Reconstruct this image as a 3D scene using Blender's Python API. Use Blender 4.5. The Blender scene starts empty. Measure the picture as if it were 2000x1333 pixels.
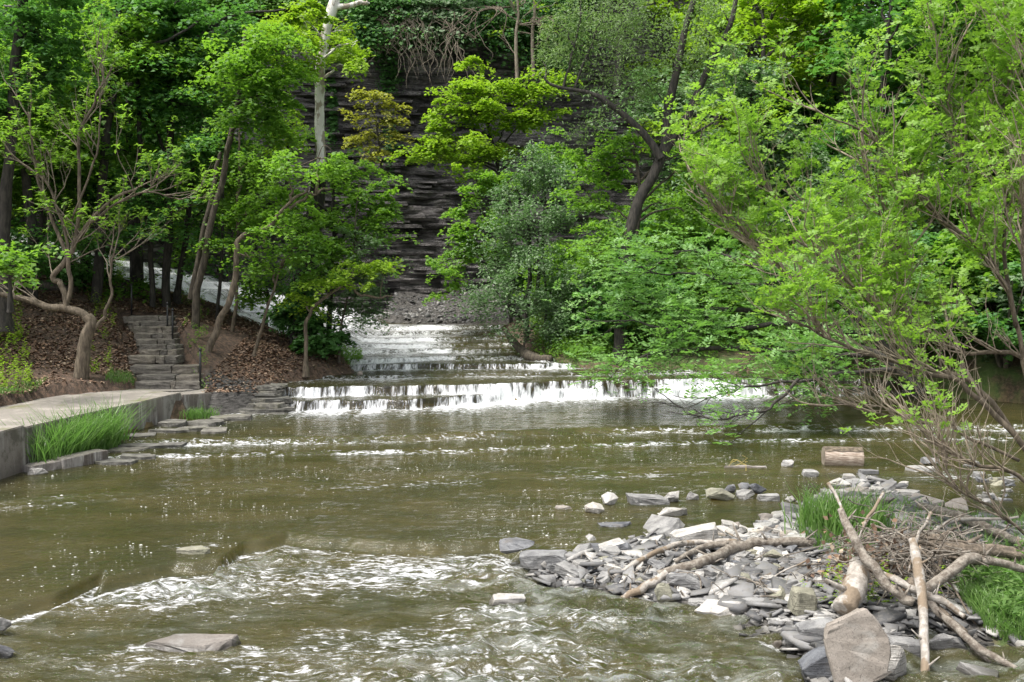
import bpy, bmesh, math, random
import numpy as np
from mathutils import Vector, Matrix, Euler
R = math.radians
random.seed(7); rng = np.random.default_rng(7)
scene = bpy.context.scene
COL = scene.collection
# ------------------------------------------------------------------ camera
FPX = 1944.0; CAMH = 3.4; PITCH = math.atan((666.5-560.0)/FPX)
cam_d = bpy.data.cameras.new('camera'); cam = bpy.data.objects.new('camera', cam_d); COL.objects.link(cam)
cam_d.sensor_width = 36; cam_d.lens = FPX*36/2000; cam_d.clip_start = 0.1; cam_d.clip_end = 400
cam.location = (0, 0, CAMH); cam.rotation_euler = (math.pi/2-PITCH, 0, 0)
scene.camera = cam
# ------------------------------------------------------------------ light
SUN_EL, SUN_AZ = 66, -118          # azimuth measured from +Y (up the gorge), negative = left
world = bpy.data.worlds.new('World'); scene.world = world; world.use_nodes = True
wn = world.node_tree; wn.nodes.clear()
sky = wn.nodes.new('ShaderNodeTexSky'); sky.sky_type = 'NISHITA'; sky.sun_disc = False
sky.sun_elevation = R(SUN_EL); sky.sun_rotation = R(SUN_AZ); sky.air_density = 1.0; sky.dust_density = 3.0
bw = wn.nodes.new('ShaderNodeRGBToBW'); mx = wn.nodes.new('ShaderNodeMix'); mx.data_type = 'RGBA'
mx.inputs['Factor'].default_value = 0.78
bg = wn.nodes.new('ShaderNodeBackground'); bg.inputs['Strength'].default_value = 0.115
wo = wn.nodes.new('ShaderNodeOutputWorld')
wn.links.new(sky.outputs[0], bw.inputs[0]); wn.links.new(sky.outputs[0], mx.inputs['A']); wn.links.new(bw.outputs[0], mx.inputs['B'])
wn.links.new(mx.outputs['Result'], bg.inputs['Color']); wn.links.new(bg.outputs[0], wo.inputs[0])
sun_d = bpy.data.lights.new('sun', 'SUN'); sun_d.energy = 1.5; sun_d.angle = R(22); sun_d.color = (1.0, 0.96, 0.9)
sun = bpy.data.objects.new('sun', sun_d); COL.objects.link(sun)
_sd = Vector((math.sin(R(SUN_AZ))*math.cos(R(SUN_EL)), math.cos(R(SUN_AZ))*math.cos(R(SUN_EL)), math.sin(R(SUN_EL))))
sun.rotation_euler = _sd.to_track_quat('Z', 'Y').to_euler()
vs = scene.view_settings; vs.view_transform = 'Standard'; vs.look = 'None'; vs.gamma = 1; vs.use_curve_mapping = False
vs.exposure = 1.8
scene.render.engine = 'CYCLES'
scene.cycles.max_bounces = 6; scene.cycles.transmission_bounces = 4; scene.cycles.transparent_max_bounces = 6

# ------------------------------------------------------------------ helpers: image measurements -> places
def ray(px, py):
    u = (px-1000)/FPX; v = (666.5-py)/FPX
    return np.array([u, math.cos(PITCH)+v*math.sin(PITCH), -math.sin(PITCH)+v*math.cos(PITCH)])
def W(px, py, d):
    r = ray(px, py); p = r*(d/r[1]); p[2] += CAMH; return p
def Wz(px, py, z):
    r = ray(px, py); p = r*((z-CAMH)/r[2]); p[2] += CAMH; return p
# ------------------------------------------------------------------ noise
def _h(ix, iy, s):
    n = (ix.astype(np.int64)*374761393 + iy.astype(np.int64)*668265263 + s*1274126177) & 0xffffffff
    n = ((n ^ (n >> 13))*1274126177) & 0xffffffff
    return ((n ^ (n >> 16)) & 0xffff)/65535.0
def vn(x, y, s=0):
    x = np.asarray(x, float); y = np.asarray(y, float)+0*x; x = x+0*y
    ix = np.floor(x); iy = np.floor(y); fx = x-ix; fy = y-iy
    fx = fx*fx*(3-2*fx); fy = fy*fy*(3-2*fy)
    a = _h(ix, iy, s); b = _h(ix+1, iy, s); c = _h(ix, iy+1, s); d = _h(ix+1, iy+1, s)
    return (a*(1-fx)+b*fx)*(1-fy)+(c*(1-fx)+d*fx)*fy
def fbm(x, y, s=0, o=4, g=.5):
    t = 0; a = 1; n = 0
    for i in range(o):
        t = t+a*vn(np.asarray(x)*2**i, np.asarray(y)*2**i, s+i*17); n += a; a *= g
    return t/n
def sst(t): t = np.clip(t, 0, 1); return t*t*(3-2*t)
# ------------------------------------------------------------------ helpers: materials
def mat(name):
    m = bpy.data.materials.new(name); m.use_nodes = True; m.node_tree.nodes.clear(); return m
class N:
    def __init__(s, m): s.t = m.node_tree
    def n(s, typ, **kw):
        x = s.t.nodes.new('ShaderNode'+typ)
        for k, v in kw.items():
            if k.startswith('i_'):
                key = k[2:]; key = int(key) if key.isdigit() else key.replace('_', ' ')
                s.put(x.inputs[key], v)
            else: setattr(x, k, v)
        return x
    def put(s, inp, v):
        if isinstance(v, bpy.types.NodeSocket): s.t.links.new(v, inp)
        elif isinstance(v, bpy.types.Node): s.t.links.new(v.outputs[0], inp)
        else: inp.default_value = v
    def math(s, op, a, b=0.0, c=None, clamp=False):
        x = s.t.nodes.new('ShaderNodeMath'); x.operation = op; x.use_clamp = clamp
        s.put(x.inputs[0], a); s.put(x.inputs[1], b)
        if c is not None: s.put(x.inputs[2], c)
        return x.outputs[0]
    def mix(s, f, a, b, blend='MIX'):
        x = s.t.nodes.new('ShaderNodeMix'); x.data_type = 'RGBA'; x.blend_type = blend
        s.put(x.inputs['Factor'], f)
        s.put(x.inputs['A'], c4(a)); s.put(x.inputs['B'], c4(b)); return x.outputs['Result']
    def ramp(s, f, lo, hi):
        x = s.t.nodes.new('ShaderNodeMapRange'); x.interpolation_type = 'SMOOTHSTEP'
        s.put(x.inputs[0], f); x.inputs[1].default_value = lo; x.inputs[2].default_value = hi; return x.outputs[0]
    def noise(s, scale, detail=4, rough=.55, vec=None, sc=(1, 1, 1), dist=0):
        x = s.t.nodes.new('ShaderNodeTexNoise'); x.inputs['Scale'].default_value = scale; x.inputs['Detail'].default_value = detail
        x.inputs['Roughness'].default_value = rough; x.inputs['Distortion'].default_value = dist
        if vec is None: vec = s.n('TexCoord').outputs['Object']
        mp = s.t.nodes.new('ShaderNodeMapping'); mp.inputs['Scale'].default_value = sc
        s.t.links.new(vec, mp.inputs[0]); s.t.links.new(mp.outputs[0], x.inputs['Vector']); return x.outputs[0]
    def pos(s): return s.n('NewGeometry').outputs['Position']
    def bump(s, h, st=.5, dist=.02):
        x = s.t.nodes.new('ShaderNodeBump'); x.inputs['Strength'].default_value = st; x.inputs['Distance'].default_value = dist
        s.put(x.inputs['Height'], h); return x.outputs[0]
    def out(s, sh): o = s.t.nodes.new('ShaderNodeOutputMaterial'); s.put(o.inputs[0], sh)
def c4(v): return (*v, 1) if isinstance(v, tuple) and len(v) == 3 else v

def leaf_mat(name, ca, cb, trans, tf=.45, gloss=.12, rough=.55):
    gloss *= .5; k_ = 1.22 if 'leaf' in name else 1.0; ca = tuple(c*k_ for c in ca); cb = tuple(c*k_ for c in cb); tf = tf+.04
    m = mat(name); n = N(m)
    g = n.n('NewGeometry'); rnd = g.outputs['Random Per Island']
    oi = n.n('ObjectInfo').outputs['Random']
    big = n.noise(.55, 2, vec=g.outputs['Position'])
    f = n.math('ADD', n.math('MULTIPLY', rnd, .6), n.math('MULTIPLY', n.math('SUBTRACT', n.math('ADD', big, n.math('MULTIPLY', oi, .25)), .35), .9), clamp=True)
    col = n.mix(f, ca, cb)
    tcol = n.mix(f, tuple(c*.75 for c in trans), trans)
    d = n.n('BsdfDiffuse', i_Color=col); t = n.n('BsdfTranslucent', i_Color=tcol)
    a = n.n('MixShader', i_0=tf); n.put(a.inputs[1], d); n.put(a.inputs[2], t)
    gl = n.n('BsdfGlossy', i_Roughness=rough, i_Color=(.9, .95, .9, 1))
    fr = n.n('LayerWeight', i_Blend=.25)
    b = n.n('MixShader', i_0=n.math('MULTIPLY', n.math('ADD', fr.outputs['Facing'], .25), gloss)); n.put(b.inputs[1], a); n.put(b.inputs[2], gl)
    n.out(b); return m
def bark_mat(name, c1, c2, patch=None, scale=14, pz=.25, bump=.6):
    m = mat(name); n = N(m); p = n.pos()
    v = n.noise(scale, 5, .65, p, (1, 1, pz))
    col = n.mix(n.ramp(v, .35, .68), c1, c2)
    if patch: col = n.mix(n.ramp(n.noise(3.5, 4, .6, p, (1, 1, .5)), .5, .56), col, patch)
    moss = n.ramp(n.noise(1.3, 3, .5, p), .55, .8)
    b = n.n('BsdfPrincipled', i_Base_Color=col, i_Roughness=.9)
    b.inputs['Normal'].default_value = (0, 0, 0)
    n.put(b.inputs['Normal'], n.bump(v, bump, .03)); n.out(b); return m
def stone_mat(name, c1, c2, c3, layered=True, wet=True):
    LK = 1.0 if layered else 0.0
    m = mat(name); n = N(m); p = n.pos(); tc = n.n('TexCoord').outputs['Object']
    rnd = n.n('ObjectInfo').outputs['Random']
    a = n.noise(5.5, 6, .65, p); fine = n.noise(45, 4, .6, p)
    col = n.mix(n.ramp(a, .36, .64), c1, c2)
    col = n.mix(n.ramp(n.noise(2.6, 5, .6, p, dist=.6), .52, .72), col, c3)
    col = n.mix(n.math('MULTIPLY', n.ramp(n.noise(17, 5, .7, p), .55, .75), .5), col, tuple(x*.42 for x in c1))
    col = n.mix(.55, col, n.mix(rnd, (.62, .64, .68), (1.25, 1.2, 1.12)), 'MULTIPLY')
    lay = n.noise(1, 5, .6, tc, (3, 3, 40) if layered else (6, 6, 6))
    col = n.mix(.12, col, n.mix(n.ramp(lay, .3, .7), (.55, .55, .55), (1.15, 1.15, 1.15)), 'MULTIPLY')
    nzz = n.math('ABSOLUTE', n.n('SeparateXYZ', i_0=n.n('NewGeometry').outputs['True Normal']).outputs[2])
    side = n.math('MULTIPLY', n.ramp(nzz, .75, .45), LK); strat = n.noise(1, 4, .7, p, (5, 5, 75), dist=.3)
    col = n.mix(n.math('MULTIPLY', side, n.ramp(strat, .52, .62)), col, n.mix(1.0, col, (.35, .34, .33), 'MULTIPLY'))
    col = n.mix(n.ramp(n.noise(70, 3, .6, p), .60, .68), col, n.mix(1.0, col, (.5, .49, .48), 'MULTIPLY'))
    col = n.mix(n.math('MULTIPLY', n.ramp(n.noise(24, 4, .7, p), .62, .7), .55), col, tuple(min(1, x*1.55) for x in c2))
    crack = n.noise(7, 3, .5, p, dist=1.5); col = n.mix(n.math('MULTIPLY', n.ramp(n.math('ABSOLUTE', n.math('SUBTRACT', crack, .5)), .008, .0), .75), col, tuple(x*.3 for x in c1))
    rough = .8
    if wet:
        z = n.n('SeparateXYZ', i_0=p).outputs[2]
        w = n.ramp(n.math('SUBTRACT', z, n.math('MULTIPLY', a, .09)), .05, -.01)
        col = n.mix(w, col, n.mix(1.0, col, (.3, .29, .27), 'MULTIPLY'))
        rough = n.math('SUBTRACT', .85, n.math('MULTIPLY', w, .55))
    b = n.n('BsdfPrincipled', i_Base_Color=col, i_Roughness=rough)
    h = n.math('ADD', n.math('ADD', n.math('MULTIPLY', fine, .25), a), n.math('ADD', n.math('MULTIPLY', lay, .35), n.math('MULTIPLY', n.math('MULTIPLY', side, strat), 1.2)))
    n.put(b.inputs['Normal'], n.bump(h, .7, .02)); n.out(b); return m
M = {}
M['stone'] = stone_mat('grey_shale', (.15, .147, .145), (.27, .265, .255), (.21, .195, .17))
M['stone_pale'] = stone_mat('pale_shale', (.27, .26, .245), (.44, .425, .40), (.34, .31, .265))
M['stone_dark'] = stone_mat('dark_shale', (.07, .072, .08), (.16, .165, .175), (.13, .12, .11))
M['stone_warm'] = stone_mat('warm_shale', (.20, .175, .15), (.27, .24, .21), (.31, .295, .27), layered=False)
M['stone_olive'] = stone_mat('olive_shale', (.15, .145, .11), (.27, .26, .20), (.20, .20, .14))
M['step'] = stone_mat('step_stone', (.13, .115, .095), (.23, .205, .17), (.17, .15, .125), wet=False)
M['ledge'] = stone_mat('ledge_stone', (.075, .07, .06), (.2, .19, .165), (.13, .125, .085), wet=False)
M['maple'] = leaf_mat('maple_leaf', (.055, .14, .03), (.14, .235, .03), (.28, .56, .04), .42, gloss=.10)
M['maple_dark'] = leaf_mat('dark_maple_leaf', (.036, .11, .038), (.09, .19, .04), (.17, .43, .055), .36, gloss=.10)
M['bright'] = leaf_mat('bright_maple_leaf', (.13, .23, .02), (.22, .31, .03), (.34, .58, .025), .46, gloss=.08)
M['yellow'] = leaf_mat('golden_leaf', (.15, .19, .03), (.22, .21, .045), (.42, .46, .04), .42, gloss=.08)
M['silver'] = leaf_mat('silver_leaf', (.09, .145, .075), (.17, .235, .12), (.15, .32, .08), .33, gloss=.12)
M['willow'] = leaf_mat('willow_leaf', (.11, .17, .065), (.19, .27, .10), (.22, .38, .08), .40, gloss=.12)
M['ash'] = leaf_mat('ash_leaf', (.085, .20, .05), (.19, .32, .085), (.24, .50, .07), .38, gloss=.14)
M['locust'] = leaf_mat('locust_leaf', (.11, .22, .03), (.20, .32, .055), (.34, .62, .05), .44, gloss=.10)
M['ivy'] = leaf_mat('ivy_leaf', (.03, .09, .02), (.06, .15, .03), (.07, .22, .02), .3, gloss=.15)
M['grass'] = leaf_mat('grass_blade', (.08, .16, .045), (.20, .30, .09), (.18, .40, .06), .40, gloss=.12, rough=.35)
M['bark'] = bark_mat('brown_bark', (.035, .028, .02), (.11, .09, .065))
M['bark_dark'] = bark_mat('dark_bark', (.018, .016, .013), (.06, .052, .042))
M['bark_pale'] = bark_mat('pale_bark', (.14, .11, .08), (.29, .245, .185), scale=20)
M['bark_tan'] = bark_mat('tan_bark', (.065, .05, .034), (.17, .135, .095), scale=16)
M['twig'] = bark_mat('tan_twig', (.19, .15, .11), (.40, .33, .25), scale=20)
M['syc'] = bark_mat('sycamore_bark', (.55, .53, .48), (.75, .73, .68), patch=(.30, .26, .2), scale=6)
M['drift'] = bark_mat('driftwood', (.11, .088, .068), (.27, .24, .20), scale=18, pz=1, bump=.8)
M['drift_pale'] = bark_mat('pale_driftwood', (.22, .195, .165), (.40, .365, .325), patch=(.19, .145, .10), scale=14, pz=1, bump=.7)
M['drift_dark'] = bark_mat('dark_driftwood', (.07, .055, .04), (.20, .16, .12), scale=16, pz=1, bump=.9)
M['log'] = bark_mat('weathered_log', (.22, .16, .12), (.50, .42, .35), scale=9, pz=7, bump=.6)
def gravel_mat():
    m = mat('shale_gravel'); n = N(m); p = n.pos(); rnd = n.n('NewGeometry').outputs['Random Per Island']
    col = n.mix(rnd, (.055, .055, .057), (.25, .245, .24)); col = n.mix(n.ramp(rnd, .86, .92), col, (.38, .365, .34)); a = n.noise(18, 4, .6, p)
    col = n.mix(n.math('MULTIPLY', n.ramp(a, .45, .6), .5), col, (.15, .14, .125))
    w = n.ramp(n.math('SUBTRACT', n.n('SeparateXYZ', i_0=p).outputs[2], n.math('MULTIPLY', n.noise(5, 3, .5, p), .09)), .05, -.01)
    col = n.mix(w, col, n.mix(1.0, col, (.3, .29, .27), 'MULTIPLY'))
    b = n.n('BsdfPrincipled', i_Base_Color=col, i_Roughness=.75); n.put(b.inputs['Normal'], n.bump(n.math('ADD', a, n.noise(60, 4, .6, p)), .6, .008)); n.out(b); return m
M['gravel'] = gravel_mat()
def simple(name, c, r=.6, metal=0):
    m = mat(name); n = N(m); v = n.noise(30, 4, .6, n.pos())
    b = n.n('BsdfPrincipled', i_Base_Color=n.mix(v, tuple(x*.7 for x in c), tuple(x*1.25 for x in c)), i_Roughness=r, i_Metallic=metal); n.out(b); return m
M['post'] = simple('black_painted_metal', (.012, .012, .013), .45)
M['litter'] = None
def litter_mat():
    m = mat('dead_leaf'); n = N(m); g = n.n('NewGeometry'); r = g.outputs['Random Per Island']
    col = n.mix(r, (.09, .05, .03), (.30, .19, .12)); col = n.mix(n.ramp(r, .8, .95), col, (.36, .28, .2))
    n.out(n.n('BsdfPrincipled', i_Base_Color=col, i_Roughness=.8)); return m
M['litter'] = litter_mat()
def bubble_mat():
    m = mat('foam_bubble'); n = N(m); n.out(n.n('BsdfDiffuse', i_Color=(.5, .5, .46, 1))); return m
M['bubble'] = bubble_mat()
def concrete_mat():
    m = mat('weathered_concrete'); n = N(m); p = n.pos()
    st = n.noise(1, 5, .65, p, (7, 4, .5)); bl = n.noise(1.1, 5, .6, p); fi = n.noise(40, 4, .6, p)
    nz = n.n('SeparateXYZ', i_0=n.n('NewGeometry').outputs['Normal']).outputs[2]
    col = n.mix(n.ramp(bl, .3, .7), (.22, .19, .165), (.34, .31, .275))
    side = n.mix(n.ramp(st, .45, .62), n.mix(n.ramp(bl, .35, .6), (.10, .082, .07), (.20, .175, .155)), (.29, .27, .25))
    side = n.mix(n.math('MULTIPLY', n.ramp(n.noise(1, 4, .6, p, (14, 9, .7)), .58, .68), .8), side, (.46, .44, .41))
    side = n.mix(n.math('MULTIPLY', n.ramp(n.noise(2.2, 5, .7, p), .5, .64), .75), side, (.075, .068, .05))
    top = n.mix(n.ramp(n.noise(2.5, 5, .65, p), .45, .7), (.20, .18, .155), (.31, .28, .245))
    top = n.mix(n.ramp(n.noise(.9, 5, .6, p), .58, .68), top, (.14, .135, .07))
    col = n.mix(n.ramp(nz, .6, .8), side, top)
    b = n.n('BsdfPrincipled', i_Base_Color=col, i_Roughness=.9); n.put(b.inputs['Normal'], n.bump(n.math('ADD', fi, bl), .5, .02)); n.out(b); return m
M['concrete'] = concrete_mat()
def ground_mat():
    m = mat('forest_floor'); n = N(m); p = n.pos(); s = n.n('SeparateXYZ', i_0=p)
    a = n.noise(9, 6, .7, p); b_ = n.noise(1.2, 5, .6, p); f = n.noise(40, 5, .7, p)
    soil = n.mix(n.ramp(a, .4, .65), (.055, .038, .026), (.16, .10, .068))
    soil = n.mix(n.ramp(f, .55, .7), soil, (.22, .15, .11))
    green = n.mix(a, (.04, .085, .018), (.10, .17, .03))
    # vegetated away from the leaf-littered left bank
    gx = n.ramp(s.outputs[0], .5, 3.5); gm = n.math('MULTIPLY', gx, n.ramp(b_, .35, .6), clamp=True)
    col = n.mix(n.math('MULTIPLY', gm, .8), soil, green)
    bed = n.n('Attribute', attribute_name='bed').outputs['Fac']
    bc = n.mix(n.ramp(n.noise(.8, 5, .6, p, (1, 1.6, 1)), .35, .65), (.10, .078, .028), (.24, .165, .07))
    bc = n.mix(n.ramp(n.noise(5, 5, .65, p), .5, .68), bc, (.07, .065, .03))
    col = n.mix(bed, col, bc)
    rk = n.n('Attribute', attribute_name='rock').outputs['Fac']
    col = n.mix(rk, col, n.mix(n.ramp(n.noise(6, 6, .7, p, (1, 1, 5)), .4, .65), (.035, .032, .028), (.13, .12, .11)))
    sh = n.n('BsdfPrincipled', i_Base_Color=col, i_Roughness=.9)
    n.put(sh.inputs['Normal'], n.bump(n.math('ADD', a, f), .8, .05)); n.out(sh); return m
M['ground'] = ground_mat()
def cliff_mat():
    m = mat('shale_cliff'); n = N(m); p = n.pos()
    lay = n.noise(1, 7, .7, p, (.35, .35, 2.6), dist=.4); lay2 = n.noise(1, 5, .7, p, (.9, .9, 9))
    blot = n.noise(.45, 5, .6, p); fi = n.noise(9, 6, .7, p)
    col = n.mix(n.ramp(lay, .35, .68), (.125, .112, .106), (.44, .40, .385))
    col = n.mix(n.ramp(fi, .5, .75), col, (.20, .175, .17))
    col = n.mix(n.ramp(lay2, .55, .45), col, n.mix(1.0, col, (.35, .35, .35), 'MULTIPLY'))
    wet = n.ramp(n.noise(1, 4, .6, p, (.55, .55, .09)), .48, .62)
    col = n.mix(wet, col, n.mix(1.0, col, (.42, .42, .45), 'MULTIPLY'))
    col = n.mix(n.math('MULTIPLY', n.ramp(blot, .62, .75), .6), col, (.07, .075, .035))
    b = n.n('BsdfPrincipled', i_Base_Color=col, i_Roughness=n.math('SUBTRACT', .85, n.math('MULTIPLY', wet, .4)))
    n.put(b.inputs['Normal'], n.bump(n.math('ADD', n.math('MULTIPLY', lay2, .6), n.math('ADD', lay, n.math('MULTIPLY', fi, 1.6))), 1.0, .22)); n.out(b); return m
M['cliff'] = cliff_mat()
def water_mat():
    m = mat('stream_water'); n = N(m); p = n.pos()
    F = n.n('Attribute', attribute_name='foam').outputs['Fac']; S = n.n('Attribute', attribute_name='fall').outputs['Fac']
    sa = n.noise(1, 6, .7, p, (6.5, 1.6, 1.2), dist=.3); sb = n.noise(1, 5, .7, p, (30, 6, 2.2)); iso = n.noise(1, 6, .72, p, (5.5, 13, 6), dist=.8)
    ta = n.mix(S, iso, sa); tb = n.mix(S, n.noise(1, 4, .65, p, (13, 30, 13), dist=.5), sb)
    v = n.math('ADD', n.math('MULTIPLY', F, 1.0), n.math('ADD', n.math('MULTIPLY', n.math('SUBTRACT', ta, .5), 2.7), n.math('MULTIPLY', n.math('SUBTRACT', tb, .5), 1.3)))
    fm = n.math('MULTIPLY', n.ramp(v, .38, 1.15), n.ramp(F, .02, .25), clamp=True)
    murk = n.mix(n.ramp(n.noise(.55, 4, .6, p, (1, 2, 1)), .35, .65), (.052, .056, .019), (.095, .085, .034))
    murk = n.mix(n.math('MULTIPLY', S, .85, clamp=True), murk, (.018, .017, .015))
    rip = n.math('ADD', n.noise(1, 4, .6, p, (7, 13, 6), dist=.6), n.math('MULTIPLY', n.noise(1, 3, .6, p, (22, 40, 20), dist=.4), .35))
    rg = n.n('Attribute', attribute_name='rough').outputs['Fac']; rip = n.math('ADD', rip, n.math('MULTIPLY', n.math('MULTIPLY', rg, 4.5), n.noise(1, 4, .6, p, (4.5, 8, 4), dist=1.5)))
    nb = n.bump(rip, .7, .035)
    df = n.n('BsdfDiffuse', i_Color=murk); tr = n.n('BsdfTransparent', i_Color=(.62, .60, .38, 1))
    body = n.n('MixShader', i_0=.50); n.put(body.inputs[1], df); n.put(body.inputs[2], tr)
    sheen_mask = n.math('MULTIPLY', n.math('MULTIPLY', rg, .42), n.ramp(n.noise(1, 5, .65, p, (1.5, 4.2, 2), dist=.8), .44, .7), clamp=True)  # pale sky sheen on the rapids, painted as grey diffuse patches by noise
    sheen = n.n('BsdfDiffuse', i_Color=(.34, .36, .34, 1)); b2 = n.n('MixShader', i_0=sheen_mask); n.put(b2.inputs[1], body); n.put(b2.inputs[2], sheen); body = b2
    gl = n.n('BsdfGlossy', i_Roughness=.05); n.put(gl.inputs['Normal'], nb)
    fr = n.n('Fresnel', i_IOR=1.42); n.put(fr.inputs['Normal'], nb)
    w = n.n('MixShader', i_0=fr); n.put(w.inputs[1], body); n.put(w.inputs[2], gl)
    fo = n.n('BsdfPrincipled', i_Base_Color=n.mix(n.ramp(n.math('ADD', ta, n.math('MULTIPLY', tb, .5)), .55, .95), (.50, .52, .54), (.84, .84, .85)), i_Roughness=.6)
    n.put(fo.inputs['Normal'], n.bump(n.math('ADD', ta, tb), .7, .06))
    x = n.n('MixShader', i_0=fm); n.put(x.inputs[1], w); n.put(x.inputs[2], fo); n.out(x); return m
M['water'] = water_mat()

# ------------------------------------------------------------------ helpers: objects
def mesh_np(name, V, Fq, mt, smooth=False, attrs=None):
    V = np.asarray(V, np.float32); Fq = np.asarray(Fq, np.int32); k = Fq.shape[1]
    me = bpy.data.meshes.new(name); me.vertices.add(len(V)); me.vertices.foreach_set('co', V.ravel())
    me.loops.add(Fq.size); me.loops.foreach_set('vertex_index', Fq.ravel())
    me.polygons.add(len(Fq)); me.polygons.foreach_set('loop_start', np.arange(0, Fq.size, k, dtype=np.int32))
    me.update(calc_edges=True)
    if smooth: me.polygons.foreach_set('use_smooth', np.ones(len(Fq), bool))
    for an, av in (attrs or {}).items():
        a = me.attributes.new(an, 'FLOAT', 'POINT'); a.data.foreach_set('value', np.asarray(av, np.float32))
    me.materials.append(mt); return me
def link(name, me, parent=None, loc=None, **props):
    o = bpy.data.objects.new(name, me); COL.objects.link(o)
    if parent is not None: o.parent = parent
    if loc is not None: o.location = loc
    for k, v in props.items(): o[k] = v
    return o
def thing(name, label, cat, loc=(0, 0, 0), group=None):
    o = link(name, None, None, loc, label=label, category=cat)
    if group: o['group'] = group
    return o
def localise(V, root): return np.asarray(V)-np.array(root.location)
def copy_tree(o, loc, rz=0, sc=1, label=None, group=None):
    r = o.copy(); COL.objects.link(r); r.location = loc; r.rotation_euler = (0, 0, rz); r.scale = (sc,)*3 if not isinstance(sc, tuple) else sc
    if label: r['label'] = label
    if group: r['group'] = group
    for ch in list(o.children):
        c = ch.copy(); COL.objects.link(c); c.parent = r
    return r
class MB:
    def __init__(s): s.V = []; s.F = []; s.n = 0
    def add(s, v, f): s.V.append(np.asarray(v, float)); s.F.append(np.asarray(f, int)+s.n); s.n += len(v)
    def tube(s, pts, r, k=7, cap=True):
        pts = np.asarray(pts, float); m = len(pts)
        r = np.asarray(r, float) if np.ndim(r) else np.full(m, r)
        if len(r) != m: r = np.interp(np.linspace(0, 1, m), np.linspace(0, 1, len(r)), r)
        t = np.gradient(pts, axis=0); t /= np.linalg.norm(t, axis=1)[:, None]+1e-9
        ref = np.where(np.abs(t[:, 2:3]) > .9, np.array([[1., 0, 0]]), np.array([[0, 0, 1.]]))
        a = np.cross(t, ref); a /= np.linalg.norm(a, axis=1)[:, None]+1e-9; b = np.cross(t, a)
        for i in range(1, m):
            if np.dot(a[i], a[i-1]) < 0: a[i] *= -1; b[i] *= -1
        th = np.arange(k)*2*math.pi/k
        ring = pts[:, None]+r[:, None, None]*(a[:, None]*np.cos(th)[None, :, None]+b[:, None]*np.sin(th)[None, :, None])
        v = ring.reshape(-1, 3); f = []
        i0 = (np.arange(m-1)*k)[:, None]; j = np.arange(k)[None]; j2 = (j+1) % k
        f = np.stack([i0+j, i0+j2, i0+k+j2, i0+k+j], -1).reshape(-1, 4)
        if cap:
            v = np.vstack([v, pts[0], pts[-1]]); c0 = m*k; c1 = c0+1; jj = np.arange(k)
            f = np.vstack([f, np.stack([np.full(k, c0), (jj+1) % k, jj, np.full(k, c0)], -1)[:, [0, 1, 2, 2]] if False else np.stack([np.full(k//2, c0), (np.arange(k//2)*2+2) % k, np.arange(k//2)*2+1, np.arange(k//2)*2], -1),
                           np.stack([np.full(k//2, c1), (m-1)*k+np.arange(k//2)*2, (m-1)*k+np.arange(k//2)*2+1, (m-1)*k+(np.arange(k//2)*2+2) % k], -1)]) if k % 2 == 0 else f
        s.add(v, f)
    def mesh(s, name, mt, root=None, smooth=True):
        V = np.vstack(s.V)
        if root is not None: V = localise(V, root)
        return mesh_np(name, V, np.vstack(s.F), mt, smooth)
def curve(pts, n=10, wob=0, s=0):
    """Catmull-Rom through pts with a little wobble"""
    P = np.asarray(pts, float); P = np.vstack([2*P[0]-P[1], P, 2*P[-1]-P[-2]]); out = []
    for i in range(1, len(P)-2):
        t = np.linspace(0, 1, n, endpoint=False)[:, None]; a, b, c, d = P[i-1], P[i], P[i+1], P[i+2]
        out.append(.5*((2*b)+(-a+c)*t+(2*a-5*b+4*c-d)*t*t+(-a+3*b-3*c+d)*t**3))
    out.append(P[-2][None]); out = np.vstack(out)
    if wob:
        u = np.linspace(0, len(pts)*1.7, len(out)); w = np.stack([vn(u*1.3, 5.5, s+k)-.5 for k in range(3)], 1)
        out = out+w*wob*np.minimum(1, np.linspace(0, 4, len(out)))[:, None]
    return out
# leaves: each leaf is one folded kite
def leaves(C, Nrm, L, wr=.75, fold=.18, dirs=None, droop=0):
    C = np.asarray(C); n = len(C); L = np.broadcast_to(L, (n,))[:, None]
    Nrm = Nrm/(np.linalg.norm(Nrm, axis=1)[:, None]+1e-9)
    d = rng.normal(size=(n, 3)) if dirs is None else dirs
    d = d-(d*Nrm).sum(1)[:, None]*Nrm; d /= np.linalg.norm(d, axis=1)[:, None]+1e-9
    s = np.cross(Nrm, d)
    v = np.stack([C-d*L*.5, C+s*L*wr*.5+Nrm*L*fold+d*L*.02, C+d*L*.5, C-s*L*wr*.5+Nrm*L*fold+d*L*.02], 1).reshape(-1, 3)
    return v, np.arange(4*n).reshape(n, 4)
def up_normals(n, tilt=.5):
    N_ = rng.normal(size=(n, 3))*tilt; N_[:, 2] = np.abs(N_[:, 2])+1; return N_
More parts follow.
